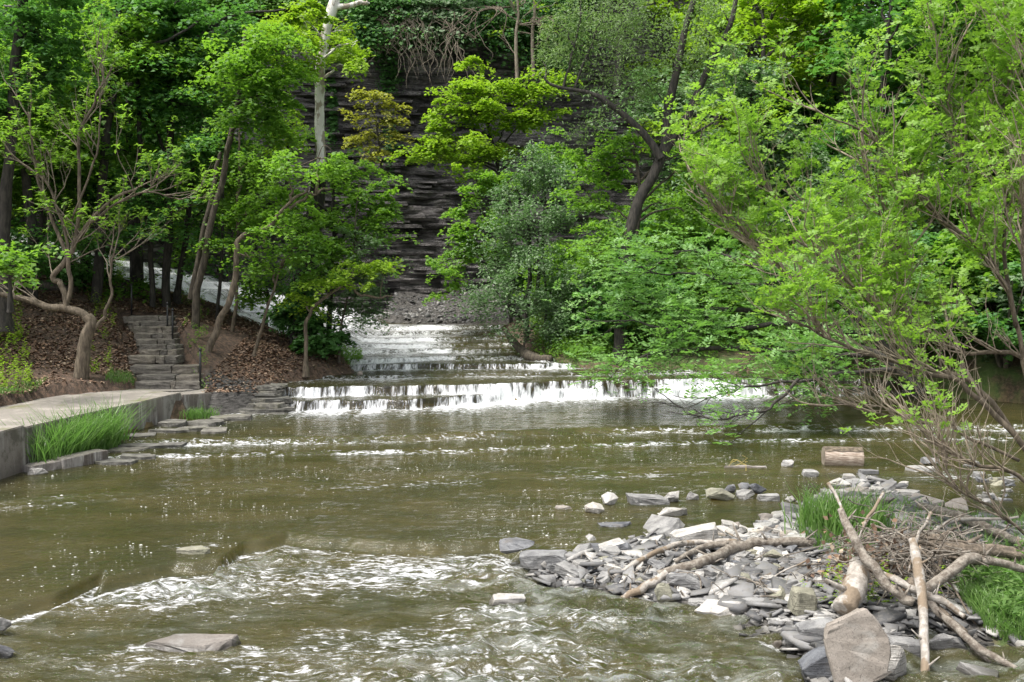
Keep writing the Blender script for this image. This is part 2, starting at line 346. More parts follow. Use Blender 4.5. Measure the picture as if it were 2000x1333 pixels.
def spray(c, rad, n, dirv, flat=.16, droop=.35, L=.13, tilt=.45, wr=.8, lv=.25):
    """an irregular drooping fan of leaves along a small twig"""
    a = rng.uniform(0, 2*math.pi, n); r = np.sqrt(rng.uniform(0, 1, n))*rad*(.6+.8*vn(a*1.6, c[0]*3, 3))
    ph = rng.uniform(0, 6.28) if dirv is None else dirv; e = rng.uniform(.95, 1.6); sl = rng.normal()*.22-.08
    lx = np.cos(a)*r*e; ly = np.sin(a)*r/e
    x = lx*math.cos(ph)-ly*math.sin(ph); y = lx*math.sin(ph)+ly*math.cos(ph); z = rng.normal(size=n)*flat*rad-droop*(lx*lx+ly*ly)/rad+sl*lx+rng.normal()*.3*ly*.6
    P = np.stack([x, y, z], 1)+c
    Nn = up_normals(n, tilt)+np.stack([x, y, 0*x], 1)*droop/rad*1.2-np.array([math.cos(ph), math.sin(ph), 0])*sl
    return leaves(P, Nn, L*rng.uniform(1-lv, 1+lv, n), wr)
def crown_pts(blobs, dens=1.0, srad=.65, shell=.55):
    """spray centres inside ellipsoids: blobs = (centre, rx, rz[, ry])"""
    out = []
    for b in blobs:
        c, rx, rz = b[0], b[1], b[2]; ry = b[3] if len(b) > 3 else rx
        k = max(3, int(dens*2.2*(rx*ry*rz)**(2/3)/(srad**2)))
        u = rng.normal(size=(k, 3)); u /= np.linalg.norm(u, axis=1)[:, None]
        rr = rng.uniform(shell*.6, 1, k)[:, None]*(.75+.75*rng.random((k, 1))**2)
        out.append(np.asarray(c)+u*rr*np.array([rx, ry, rz]))
    return out
NT = [0]
def build_crown(root, blobs, mt, dens=1.0, srad=.65, nleaf=70, L=.13, name='crown', limb_from=None, limb_mat=None, lr=.05, flat=.15, droop=.30, tilt=.5, wr=.85, shell=.5, twigs=True, bridge=.28):
    mb = MB(); lb = MB(); groups = crown_pts(blobs, dens*1.75, srad*.88, shell)
    if len(blobs) > 3:      # stray sprays bridging the gaps between neighbouring boughs
        cs = [np.asarray(b[0], float) for b in blobs]; tot = sum(len(g) for g in groups); groups = [list(g) for g in groups]
        for _ in range(int(tot*bridge)):
            i = random.randrange(len(cs)); dd_ = sorted(range(len(cs)), key=lambda j: np.linalg.norm(cs[j]-cs[i])); j = dd_[random.randint(1, min(3, len(cs)-1))]
            groups[i].append(cs[i]+(cs[j]-cs[i])*random.uniform(.25, .75)+rng.normal(size=3)*np.array([.4, .4, .25]))
    for b, g in zip(blobs, groups):
        c = np.asarray(b[0], float)
        if limb_from is not None:
            T = np.asarray(limb_from); below = T[T[:, 2] < c[2]+.3] if (T[:, 2] < c[2]+.3).any() else T
            i = np.argmin(np.linalg.norm((below-c)*np.array([1, 1, .7]), axis=1)); s = below[max(0, i-2)]
            mid = (s+c)/2+np.array([0, 0, .12*np.linalg.norm(c-s)])
            if np.linalg.norm(c-s) > .3:
                cv = curve([s, mid, c], 6, .25, int(abs(c[0]*91)) % 997); lb.tube(cv, [lr, lr*.5, lr*.22], 6)
        for p in g:
            rad = srad*rng.uniform(.4, 1.1)
            if nleaf: mb.add(*spray(p, rad, max(6, int(nleaf*1.15*rng.uniform(.6, 1.3))), None, flat, droop, L, tilt, wr))
            if twigs and limb_from is not None and rng.random() < .55:
                m_ = (c+p)/2+rng.normal(size=3)*.12; lb.tube(curve([c, m_, p], 4), [lr*.3, lr*.16, lr*.07], 4, False)
    if lb.n and limb_mat: link('limbs', lb.mesh('limbs', limb_mat, root), root)
    if mb.n:
        o = link(name, mb.mesh(name, mt, root, smooth=False), root); NT[0] += mb.n//2; return o
# ------------------------------------------------------------------ water levels and terrain
def plan(pts, z):
    P = np.array([Wz(a, b, z) for a, b in pts]); i = np.argsort(P[:, 0]); return P[i, 0], P[i, 1]
TIERS = []   # (xs, ys, low, high, width, foam, foam length, wiggle, face foam)
def tier(pts, lo, hi, w=.15, fo=.5, fl=.5, wig=.3, ff=.6, seed=0): xs, ys = plan(pts, lo); TIERS.append((xs, ys, lo, hi, w, fo, fl, wig, ff, seed))
tier([(-500, 1330), (-200, 1275), (0, 1222), (90, 1196), (178, 1170), (190, 1148), (330, 1128), (425, 1118), (470, 1085), (560, 1062), (640, 1078), (800, 1084), (960, 1078), (1060, 1110), (1300, 1125), (1700, 1150), (2400, 1160)], 0, .13, .30, .8, .5, .22, .0, 1)
tier([(-400, 1010), (0, 990), (300, 967), (700, 948), (1000, 936), (1400, 924), (2400, 940)], .13, .18, .3, .55, .5, .3, .3, 2)
tier([(-300, 905), (480, 893), (900, 886), (1100, 876), (1500, 864), (1900, 860), (2500, 870)], .17, .22, .12, .75, .16, .12, .8, 3)
tier([(-300, 880), (290, 871), (700, 866), (1000, 856), (1100, 851), (1500, 842), (1900, 840), (2500, 850)], .22, .33, .16, .8, .4, .2, .5, 4)
tier([(-300, 803), (530, 804), (800, 800), (900, 792), (1000, 785), (1100, 779), (1400, 773), (1700, 773), (2500, 775)], .33, .56, .14, 1.0, 1.5, .22, .78, 5)
tier([(-300, 777), (530, 777), (800, 773), (900, 770), (1000, 768), (1100, 763.5), (1400, 758.5), (1700, 758.5), (2500, 760)], .56, .80, .14, .6, .3, .2, .72, 6)
tier([(-300, 742), (590, 743), (900, 737), (1100, 735), (1450, 727), (1700, 727), (2400, 727)], .80, .88, .18, .8, 1.1, .35, .6, 7)
tier([(-300, 722), (700, 725), (900, 722), (1060, 720), (1400, 714), (2400, 714)], .88, 1.03, .25, .95, .9, .35, .85, 8)
for k, (yy, lo, hi) in enumerate([(707, 1.03, 1.15), (692, 1.15, 1.28), (679, 1.28, 1.40), (667, 1.40, 1.53), (655, 1.53, 1.66), (645, 1.66, 1.80)]):
    tier([(-600, yy+8), (700, yy+3), (850, yy), (1000, yy-2), (2000, yy-2)], lo, hi, .22, .8, .45, 1.0, .9, 20+k)
def tier_y(T, x):
    y = np.interp(x, T[0], T[1]); s = T[9]
    y = y+(fbm(x*.9+50, s*3.3, s, 3)-.5)*T[7]*2+(vn(x*5+9, s*1.7, s+5)-.5)*.13+(fbm(x*2.2, s*2.9, s+8, 3)-.5)*.45*(s in (5, 6, 7, 8))
    return y
def level(x, y):
    z = np.zeros_like(x)
    for T in TIERS:
        ty = tier_y(T, x); z = z+(T[3]-T[2])*sst((y-ty)/T[4])
    lf = np.log1p(np.exp(-(x+5.5)*1.2))/1.2
    add = .235*lf*sst((y-29.3)/4.5)
    st = .30; q = add/st; add = st*(np.floor(q)+sst((q-np.floor(q))*3-1))*.85+add*.15
    return z+add
def poly_sd(x, y, P):
    """signed distance, positive inside"""
    P = np.asarray(P, float); d = np.full(x.shape, 1e9); ins = np.zeros(x.shape, bool)
    for i in range(len(P)):
        a = P[i]; b = P[(i+1) % len(P)]; e = b-a
        t = np.clip(((x-a[0])*e[0]+(y-a[1])*e[1])/(e@e), 0, 1)
        d = np.minimum(d, np.hypot(x-a[0]-t*e[0], y-a[1]-t*e[1]))
        c = ((a[1] > y) != (b[1] > y)) & (x < (b[0]-a[0])*(y-a[1])/(b[1]-a[1]+1e-12)+a[0]); ins ^= c
    return np.where(ins, d, -d)
RIVER = [(-9.6, -5), (-9.3, 10), (-8.75, 16.8), (-7.95, 22), (-7.55, 23.3), (-6.9, 23.7), (-6.0, 24.6), (-5.95, 25.6), (-5.9, 27.0), (-4.9, 28.2), (-4.3, 29.0), (-4.9, 30.2), (-6.6, 31.8), (-9.6, 33.8), (-12.5, 35.6), (-16, 38), (-22, 41), (-34, 45), (-34, 60), (-6, 60), (-6, 43.3), (-3, 41.6), (-.3, 41.2), (-.5, 39.5), (.15, 34.6), (.75, 32.4), (1.4, 30.6), (3.2, 30.3), (7, 29.6), (11, 28.3), (13.3, 26), (13.6, 22), (12.5, 18), (12.5, 10), (12.5, -5)]
WALK = [(-8.5, 8), (-8.5, 17.4), (-7.6, 23.4), (-7.6, 24.2), (-9.2, 24.2), (-10.4, 22.4), (-10.7, 17.4), (-10.7, 8)]
BAR = [Wz(a, b, .08)[:2] for a, b in [(1015, 1120), (1080, 1090), (1160, 1062), (1250, 1030), (1330, 1052), (1425, 1048), (1490, 1020), (1560, 985), (1620, 950), (1700, 925), (1790, 955), (1810, 985), (1900, 1010), (2100, 1020), (2500, 1060), (2500, 1400), (2060, 1300), (1960, 1255), (1830, 1235), (1760, 1275), (1760, 1400), (1600, 1400), (1560, 1290), (1490, 1235), (1400, 1205), (1300, 1188), (1210, 1172), (1090, 1152)]]
ctrl = []
for a in [(0, 770, 21), (100, 765, 22), (0, 720, 23.7), (100, 738, 23.7), (160, 742, 23.6), (0, 655, 25.5), (100, 645, 26), (0, 595, 27.5), (120, 600, 28), (220, 575, 31), (215, 620, 28.9), (200, 700, 25.4), (245, 745, 24.4), (245, 690, 26.2),
          (355, 622, 28.9), (340, 640, 28), (350, 680, 26.3), (350, 710, 25.4), (400, 650, 28.3), (320, 572, 32.5), (380, 602, 31.8), (430, 622, 32), (450, 700, 26.8), (420, 745, 24.9), (500, 718, 27), (500, 650, 31), (560, 657, 31.3), (560, 728, 26.9), (640, 722, 27.7), (640, 690, 29.5), (690, 726, 28.4),
          (0, 548, 33), (-300, 560, 30), (-300, 700, 23.5), (-300, 500, 38), (180, 540, 35), (-700, 400, 38), (-700, 520, 25), (290, 617, 29), (290, 590, 31), (310, 752, 24.5), (310, 690, 26.5)]: ctrl.append(W(*a))
for a in [(-8.9, 16, 1.0), (-8.1, 22.5, .93), (-12, 14, 1.0), (-12, 8, 1.0), (-10, 4, 1), (-20, 6, 3), (-20, 16, 3), (-34, 16, 9), (-34, 30, 10), (-7.0, 24.3, .86), (-6.3, 25.5, .88), (-6.2, 26.7, .98), (-30, 42, 8), (-22, 40, 6)]: ctrl.append(np.array(a, float))
for a in [(1.8, 31.5, 1.25), (1, 34, 1.6), (.3, 38, 1.95), (3, 33, 1.5), (3, 38, 2.4), (2, 44, 3.2), (0, 43, 2.2), (-3, 44, 2.1), (-5.5, 46, 2.4), (-3, 47, 2.8), (7, 31.5, 1.6), (7, 36, 3.3), (8, 44, 5), (11.5, 30, 1.9), (14, 27, 1.3), (15, 31, 4.0), (14.5, 22, 1.0), (18, 22, 3.5), (14, 14, 1.0), (20, 14, 5), (14, 4, 1), (20, 4, 4), (24, 28, 8.5), (16, 38, 7.5), (20, 46, 13), (12, 50, 10.5), (30, 38, 15), (36, 20, 14), (34, 50, 20)]: ctrl.append(np.array(a, float))
ctrl = np.array(ctrl)
def _phi(r): return r
_A = _phi(np.hypot(ctrl[:, 0][:, None]-ctrl[:, 0], ctrl[:, 1][:, None]-ctrl[:, 1])); nC = len(ctrl)
_K = np.zeros((nC+3, nC+3)); _K[:nC, :nC] = _A+np.eye(nC)*-.05; _K[:nC, nC] = 1; _K[:nC, nC+1:] = ctrl[:, :2]; _K[nC:, :nC] = _K[:nC, nC:].T
_w = np.linalg.solve(_K, np.concatenate([ctrl[:, 2], [0, 0, 0]]))
def rbf(x, y):
    z = _w[nC]+_w[nC+1]*x+_w[nC+2]*y
    for i in range(nC): z = z+_w[i]*np.hypot(x-ctrl[i, 0], y-ctrl[i, 1])
    return z
def bar_h(x, y):
    s = poly_sd(x, y, BAR)
    h = -.18+.26*sst((s+.35)/.8)+.12*sst(s/1.2)
    pile = .03*np.exp(-(((x-4.6)/1.6)**2+((y-11.2)/1.5)**2))
    bank = .32*sst((x-4.4)/1.6)*sst((11.9-y)/1.0)*sst((y-9.9)/.9)
    near_hi = .10*sst((x-2.6)/1)*sst((y-11)/2)*sst((16.5-y)/2.5)*sst((6.5-x)/2)
    return np.where(s > -.6, h+(pile+bank+near_hi)*sst((s+.2)/.5), -9)
def ground(x, y):
    x = np.asarray(x, float); y = np.asarray(y, float)+0*x; x = x+0*y
    w = level(x, y); sd = poly_sd(x, y, RIVER)+(fbm(x*1.5, y*1.5, 77, 3)-.5)*.35
    o = rbf(x, y)+(fbm(x*.8, y*.8, 31, 4)-.5)*.35
    o = np.maximum(o, w+.06*sst(-sd/.5))
    sc_ = -8.42-(y-24.45)*.485; o = np.where((np.abs(x-sc_) < 1.0) & (y > 24.3) & (y < 29.6), np.minimum(o, 1.06+(y-24.45)*.336-.30+1.6*np.maximum(np.abs(x-sc_)-.78, 0)), o)
    o = np.where(poly_sd(x, y, WALK) > -.15, np.minimum(o, .78), o)
    wall_side = sst((y-24.2)/.5)
    bedz = w-.20+(fbm(x*2, y*3, 13, 3)-.5)*.08
    t = sst((-sd+.05)/(.15+.35*wall_side))
    g = bedz*(1-t)+o*t
    return np.maximum(g, bar_h(x, y)+(fbm(x*2.5, y*2.5, 41, 3)-.5)*.06)
_gx = np.arange(-40, 38, .1); _gy = np.arange(4, 58, .1); _GX, _GY = np.meshgrid(_gx, _gy); _GZ = ground(_GX, _GY); _WZ = level(_GX, _GY)
def _look(A, x, y):
    u = min(max((x+40)/.1, 0), len(_gx)-1.01); v = min(max((y-4)/.1, 0), len(_gy)-1.01); i = int(u); j = int(v); a = u-i; b = v-j
    return float((A[j, i]*(1-a)+A[j, i+1]*a)*(1-b)+(A[j+1, i]*(1-a)+A[j+1, i+1]*a)*b)
def g1(x, y): return _look(_GZ, x, y)
def G(px, py, off=0.0, z0=.1):
    z = z0
    for _ in range(14):
        p = Wz(px, py, min(z, CAMH-.25)); z = .5*z+.5*(g1(p[0], p[1])+off)
        if not np.isfinite(z): z = z0
    p = Wz(px, py, min(z, CAMH-.25)); p[2] = g1(p[0], p[1])+off; return p

def fan(y0, ys, umax, nx, xmin=0):
    u = np.linspace(-umax, umax, nx); Y = np.repeat(ys[:, None], nx, 1); X = (ys[:, None]+y0)*u[None]; return X, Y
def grid_faces(ny, nx):
    i = (np.arange(ny-1)*nx)[:, None]; j = np.arange(nx-1)[None]
    return np.stack([i+j, i+j+1, i+nx+j+1, i+nx+j], -1).reshape(-1, 4)
# ---- ground sheet
ys = np.concatenate([np.geomspace(3, 49.9, 285), np.linspace(50.2, 51.6, 5), np.linspace(53, 200, 24)])
X, Y = fan(6, ys, .80, 300)
Z = ground(X, Y)
Z = np.where(Y > 47, np.maximum(Z, 0)*sst(1-(Y-50.2)/1.2)+sst((Y-50.2)/1.2)*(16.6+(Y-51)*.25+.02*np.abs(X)*np.sign(Y)), Z)
sdR = poly_sd(X, Y, RIVER); sdB = poly_sd(X, Y, BAR)
bed = sst((sdR+.1)/.3)*(sdB < 0.1)
rock = np.maximum(sst((sdB+.2)/.4)*(Y > 12.0-1.2*sst((X-4.4))), sst((X+8)/.4)*sst((-5.0-X)/.4)*sst((Y-23)/.3)*sst((25.9-Y)/.4))
rock = np.maximum(rock, sst((sdB+.2)/.4)*(X < 4.6)); rock = np.maximum(rock, sst((Y-40)/2)*sst((2-X)/2))
me = mesh_np('ground', np.stack([X, Y, Z], -1).reshape(-1, 3), grid_faces(*X.shape), M['ground'], True, {'bed': bed.ravel(), 'rock': rock.ravel()})
link('ground', me, kind='structure')
# ---- water sheet
ys = np.unique(np.concatenate([np.geomspace(4.5, 24, 330), np.linspace(24, 30.5, 190), np.linspace(30.5, 56, 190)]))
X, Y = fan(3, ys, .60, 540)
lv = level(X, Y); foam = np.zeros_like(X); fall = np.zeros_like(X); turb = np.zeros_like(X)
for T in TIERS:
    ty = tier_y(T, X); s = ty-Y; t = (Y-ty)/T[4]
    xm = .15+1.35*fbm(X*.8+T[9]*7, Y*0+T[9], T[9]+3, 4)
    if T[9] == 5: xm = np.clip(xm*(.75+.45*sst((X+3)/3)), 0, 1.6)
    if T[9] == 6: xm = np.clip(.55+.8*fbm(X*1.1+3, Y*0, 91, 3)+.25*sst((X+2)/2), 0, 1.5)
    if T[9] == 1: xm = np.maximum(xm, .62+.5*sst((-2.5-X)/1.5))
    if T[9] in (5, 6): xm = xm*(1-.75*sst((X-6.3)/2))*(.72+.5*sst((fbm(X*2.3, Y*0+T[9], 93, 3)-.38)/.2))*(1+.35*np.clip(1-t, 0, 1))
    if T[9] >= 20: xm = xm*(.75+.6*sst((-.8-X)/2.5))
    face = sst(t*4+.6)*sst((1.25-t)*4)
    tail = np.where(s > -.02, np.exp(-np.maximum(s, 0)/T[6]), 0)
    foam = np.maximum(foam, xm*(T[8]*.88*face+T[5]*tail*(1-face)))
    fall = np.maximum(fall, face*sst((T[3]-T[2]-.06)/.05)*(T[9] >= 5)); turb = turb+tail*(T[3]-T[2])
# broad white water on the long left-hand slide and the centre cascade
casc = sst((Y-30.4)/.6)*sst((.9-X)/1.5)
wl = sst((-.6-X+(fbm(X*.8, Y*.8, 8, 3)-.5)*4)/3)
foam = np.maximum(foam, casc*(.16+.62*wl)*(.5+.9*fbm(X*1.4, Y*1.2, 66, 3)))
foam = np.maximum(foam, sst((Y-30)/1)*sst((-5.5-X)/2)*(1.35-.8*sst((fbm(X*.9, Y*.9, 71, 4)-.52)/.1)))
fall = np.where(Y > 31.2, fall*.35, fall)
foam *= np.where(Y > 41.5, sst((-4.8-X)/1.5), 1)
# rapids in the foreground: white water concentrated left of the gravel bar
fg = sst((13.6-Y)/1.2)
patch = np.exp(-(((X+1.1)/1.9)**2+((Y-11.9)/1.15)**2))*.64+np.exp(-(((X+4.0)/1.6)**2+((Y-10.8)/.75)**2))*.56+np.exp(-(((X+3.3)/2.6)**2+((Y-8.9)/.7)**2))*.22+np.exp(-(((X-.6)/1.6)**2+((Y-8.6)/.5)**2))*.35
T1y = tier_y(TIERS[0], X); below_ = sst((T1y-Y)/.2)
foam = np.maximum(foam, below_*.40*sst((fbm(X*.7, Y*1.5, 57, 3)-.38)/.2))
for (a_, b_, w_) in [(380, 1268, .55), (989, 1186, .25), (374, 1078, .28), (1012, 1092, .3), (1062, 1102, .3)]:
    q_ = Wz(a_, b_, .05); ex = (X-q_[0])/(w_*1.15); ey = (Y-q_[1])/(w_*.42); rd = np.hypot(ex, ey); foam = np.maximum(foam, .62*np.exp(-((rd-1)/.28)**2)*(.5+.9*fbm(X*4, Y*5, 58, 3)))
foam = np.maximum(foam, patch*sst((T1y-Y+.05)/.1)*(.55+.9*fbm(X*1.7, Y*2.4, 55, 4)))
below = sst((T1y-Y)/.7)
rip = (fbm(X*1.6, Y*3.2, 101, 4)-.5)*.016+(fbm(X*7, Y*12, 102, 3)-.5)*.007
w1 = 1-np.abs(2*fbm(X*1.15+.4*Y, Y*1.9-.2*X, 103, 3)-1); w2 = 1-np.abs(2*fbm(X*3.2, Y*4.6, 104, 3)-1)
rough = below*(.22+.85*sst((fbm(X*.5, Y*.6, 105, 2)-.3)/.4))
h = lv+rip+rough*((w1-.6)*.24+(w2-.6)*.10+(fbm(X*9+Y, Y*12, 109, 2)-.5)*.05)+np.clip(turb*4, 0, 1)*((fbm(X*4, Y*6, 106, 3)-.5)*.05+(fbm(X*14, Y*18, 107, 2)-.5)*.02)
h += fall*(vn(X*9, Y*0, 108)-.5)*.03
# bulges and hollows round the slabs standing in the current
bar_in = poly_sd(X, Y, BAR); h = np.where(bar_in > .6, np.minimum(h, -.25), h)
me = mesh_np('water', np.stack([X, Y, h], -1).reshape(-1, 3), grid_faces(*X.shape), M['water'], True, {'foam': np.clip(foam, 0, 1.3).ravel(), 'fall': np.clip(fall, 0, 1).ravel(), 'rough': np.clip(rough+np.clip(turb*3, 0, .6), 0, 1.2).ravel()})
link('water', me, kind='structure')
def water_z(x, y): return _look(_WZ, x, y)
# ---- drifting foam bubbles
n = 7000; bx = rng.uniform(-9.3, 11, n*4); by = 1/rng.uniform(1/26.5, 1/8.5, n*4)
keep = (np.abs(bx) < by*.6) & (poly_sd(bx, by, RIVER) > .2) & (poly_sd(bx, by, BAR) < -.1) & (fbm(bx*.6, by*.9, 61, 3)+.25*fbm(bx*2, by*3, 62, 2) > rng.uniform(.48, .95, n*4)) & (rng.random(n*4) < sst((by-7)/6)*(.35+.65*sst((8-bx)/6)))
bx = bx[keep][:n]; by = by[keep][:n]; bz = level(bx, by)+.003; r = rng.gamma(3, .0018, len(bx)); c = np.stack([bx, by, bz], 1)[:, None]
u = np.array([[1, 0, 0], [0, 1, 0], [-1, 0, 0], [0, -1, 0], [0, 0, 1.]])*np.array([1.4, 1.1, .5]); V = (c+u[None]*r[:, None, None]).reshape(-1, 3)
k = np.arange(len(bx))[:, None, None]*5; Fq = (k+np.array([[0, 1, 4], [1, 2, 4], [2, 3, 4], [3, 0, 4]])[None]).reshape(-1, 3)
link('foam_bubbles', mesh_np('foam_bubbles', V, Fq, M['bubble'], True), kind='stuff', label='small white foam bubbles drifting on the olive brown water', category='foam')

# ------------------------------------------------------------------ cliff
xs = np.linspace(-36, 15, 420); zs = np.linspace(-.5, 17.5, 330)
CX, CZ = np.meshgrid(xs, zs)
def cliff_y(x, z):
    base = 48.0+1.2*np.sin(x*.16+1)+.8*(fbm(x*.25, z*.05, 201, 3)-.5)*3+(z-2)*.10
    q = z/.34+(fbm(x*.12, z*.3, 202, 3)-.5)*1.6; li = np.floor(q)
    lay = _h(li.astype(int), (li*0).astype(int), 203)*.26+vn(x*.7, li*5.1, 204)*.36+vn(x*2.6, li*9.7, 205)*.26
    q2 = z/.115; l2 = np.floor(q2); lay = lay+vn(x*1.5, l2*3.3, 206)*.22
    und = 1.0*sst((z-11.5)/3.5)*-1.1
    return base-lay+und+.25*(fbm(x*1.2, z*1.2, 207, 3)-.5)
CY = cliff_y(CX, CZ)
cliff = link('cliff', mesh_np('cliff', np.stack([CX, CY, CZ], -1).reshape(-1, 3), grid_faces(*CX.shape)[:, ::-1], M['cliff'], False), kind='structure')
def hull_mesh(name, pts, mt, bevel=0, detail=0, amp=.02, seed=0):
    bm = bmesh.new()
    for p in pts: bm.verts.new(p)
    r = bmesh.ops.convex_hull(bm, input=bm.verts)
    for v in [v for v in bm.verts if not v.link_faces]: bm.verts.remove(v)
    if detail:
        bmesh.ops.dissolve_limit(bm, angle_limit=R(8), verts=bm.verts, edges=bm.edges)
    if bevel: bmesh.ops.bevel(bm, geom=bm.edges[:], offset=bevel, segments=1, affect='EDGES', profile=.6)
    bmesh.ops.triangulate(bm, faces=bm.faces)
    if detail:
        bmesh.ops.subdivide_edges(bm, edges=bm.edges, cuts=detail, use_grid_fill=True)
        for v in bm.verts:
            c = v.co; q = c*(1/amp)*.35; 
            from mathutils import noise as mn
            v.co = c+mn.noise_vector(q+Vector((seed, 0, 0)))*amp+mn.noise_vector(q*2.7+Vector((seed, 9, 0)))*amp*.4
    bmesh.ops.recalc_face_normals(bm, faces=bm.faces)
    me = bpy.data.meshes.new(name); bm.to_mesh(me); bm.free(); me.materials.append(mt); return me
def slab_pts(lx, ly, lz, k=8, r=random, taper=.12):
    pts = []; a0 = r.uniform(0, 6)
    for i in range(k):
        a = a0+i*2*math.pi/k+r.uniform(-.3, .3); rr = r.uniform(.82, 1.12); sx = math.copysign(abs(math.cos(a))**.7, math.cos(a)); sy = math.copysign(abs(math.sin(a))**.7, math.sin(a))
        for s in (-1, 1):
            q = 1-taper*r.random()*(2 if s > 0 else 1)
            pts.append((sx*lx/2*rr*q, sy*ly/2*rr*q, s*lz/2*r.uniform(.7, 1.05)))
    return pts
def flake_pts(lx, ly, lz, k, r):
    P = []; a0 = r.uniform(0, 6); da = [r.uniform(.5, 1.5) for _ in range(k)]; t = sum(da); a = a0
    for i in range(k):
        a += da[i]*2*math.pi/t; q = r.uniform(.62, 1.25); x, y = math.cos(a)*lx/2*q*1.1, math.sin(a)*ly/2*q*1.1; b = r.uniform(.78, .98)
        P += [(x, y, -lz/2*r.uniform(.6, 1)), (x*b+lz*r.uniform(-.15, .15), y*b, lz/2*r.uniform(.85, 1.0))]
    return P
def block_pts(lx, ly, lz, j=.12, r=random):
    return [(a*lx/2*r.uniform(1-j, 1+j*.4), b*ly/2*r.uniform(1-j, 1+j*.4), c*lz/2*r.uniform(1-j, 1+j*.4)) for a in (-1, 1) for b in (-1, 1) for c in (-1, 1)]
def rock_pts(lx, ly, lz, r):
    """an angular broken block: a box with corners knocked off unevenly"""
    P = []
    for a in (-1, 1):
        for b in (-1, 1):
            for c in (-1, 1):
                k = r.uniform(.12, .5); q = r.uniform(.1, .4); v = r.uniform(.05, .45)
                P += [(a*lx/2*(1-k), b*ly/2*r.uniform(.8, 1), c*lz/2*r.uniform(.75, 1)), (a*lx/2*r.uniform(.85, 1), b*ly/2*(1-q), c*lz/2*(1-v))]
    sh = r.uniform(-.3, .3); P = [(x*r.uniform(.88, 1.05), y*r.uniform(.85, 1.05), z*r.uniform(.82, 1.05)) for x, y, z in P]; return [(x+sh*z, y, z+.14*x*r.choice([-1, 1])*0+sh*.3*x*lz/max(lx, .01)) for x, y, z in P]
slabs = [hull_mesh('rock_slab', block_pts(1, 1, 1, .14)+slab_pts(.95, .95, .9, 6), M['cliff']) for _ in range(8)]
# ledges of harder rock standing proud of the face
for i in range(260):
    if i < 170: px, py = random.uniform(560, 930), random.uniform(150, 610)
    else: px, py = random.uniform(330, 1250), random.uniform(60, 610)
    q = W(px, py, 48); q[1] = cliff_y(np.array([q[0]]), np.array([q[2]]))[0]; q = W(px, py, q[1])
    yy = cliff_y(np.array([q[0]]), np.array([q[2]]))[0]
    o = link('rock_slab', random.choice(slabs), cliff, (q[0], yy+.05, q[2])); o.scale = (random.uniform(.5, 2.0), random.uniform(.45, .7), random.uniform(.07, .2)); o.rotation_euler = (0, random.uniform(-.02, .02), random.uniform(-.25, .25))

# ------------------------------------------------------------------ concrete wall, walkway and blocks
def prism(name, outline, z0, z1, mt, parent=None, jit=0, sub=0, **props):
    bm = bmesh.new(); vs_ = [bm.verts.new((x, y, z0)) for x, y in outline]; f = bm.faces.new(vs_)
    r = bmesh.ops.extrude_face_region(bm, geom=[f]); bmesh.ops.translate(bm, vec=(0, 0, z1-z0), verts=[v for v in r['geom'] if isinstance(v, bmesh.types.BMVert)])
    bmesh.ops.recalc_face_normals(bm, faces=bm.faces)
    bmesh.ops.bevel(bm, geom=bm.edges[:], offset=.018, segments=2, affect='EDGES')
    if sub:
        bmesh.ops.triangulate(bm, faces=bm.faces); bmesh.ops.subdivide_edges(bm, edges=bm.edges, cuts=sub, use_grid_fill=True)
        from mathutils import noise as mn
        for v in bm.verts: v.co += mn.noise_vector(v.co*1.7)*jit+mn.noise_vector(v.co*7)*jit*.5
    me = bpy.data.meshes.new(name); bm.to_mesh(me); bm.free(); me.materials.append(mt)
    return link(name, me, parent, **props)
wall = thing('retaining_wall', 'long low weathered concrete retaining wall with a flat walkway top beside the water on the left', 'wall', (-8.2, 20, 0))
def wl_(o): return [(x+8.2, y-20) for x, y in o]
wt = .93
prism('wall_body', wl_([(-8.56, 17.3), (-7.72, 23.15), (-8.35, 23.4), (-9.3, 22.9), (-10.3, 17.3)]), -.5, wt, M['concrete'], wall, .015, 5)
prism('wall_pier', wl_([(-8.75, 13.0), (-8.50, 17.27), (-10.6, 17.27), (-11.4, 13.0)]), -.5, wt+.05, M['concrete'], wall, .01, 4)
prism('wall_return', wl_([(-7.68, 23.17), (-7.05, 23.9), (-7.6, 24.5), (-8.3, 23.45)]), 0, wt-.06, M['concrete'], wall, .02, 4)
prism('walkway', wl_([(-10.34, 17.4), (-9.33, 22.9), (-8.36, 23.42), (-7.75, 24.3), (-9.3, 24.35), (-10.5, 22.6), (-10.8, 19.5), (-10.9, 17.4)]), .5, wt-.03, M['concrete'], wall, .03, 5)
def cblock(a, b, w, h, label):
    A = Wz(*a, .19); B = Wz(*b, .19); c = (A+B)/2; L = np.linalg.norm((B-A)[:2])
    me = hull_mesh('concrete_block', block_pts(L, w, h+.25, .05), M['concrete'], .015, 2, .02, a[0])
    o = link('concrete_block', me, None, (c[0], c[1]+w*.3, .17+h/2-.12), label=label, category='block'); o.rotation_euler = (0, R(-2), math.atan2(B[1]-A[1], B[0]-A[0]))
cblock((44, 924), (108, 914), .4, .14, 'short weathered concrete block beside the wall, half hidden by tall grass')
cblock((106, 916), (196, 900), .36, .2, 'long pale rectangular concrete block lying at the foot of the tall grass')
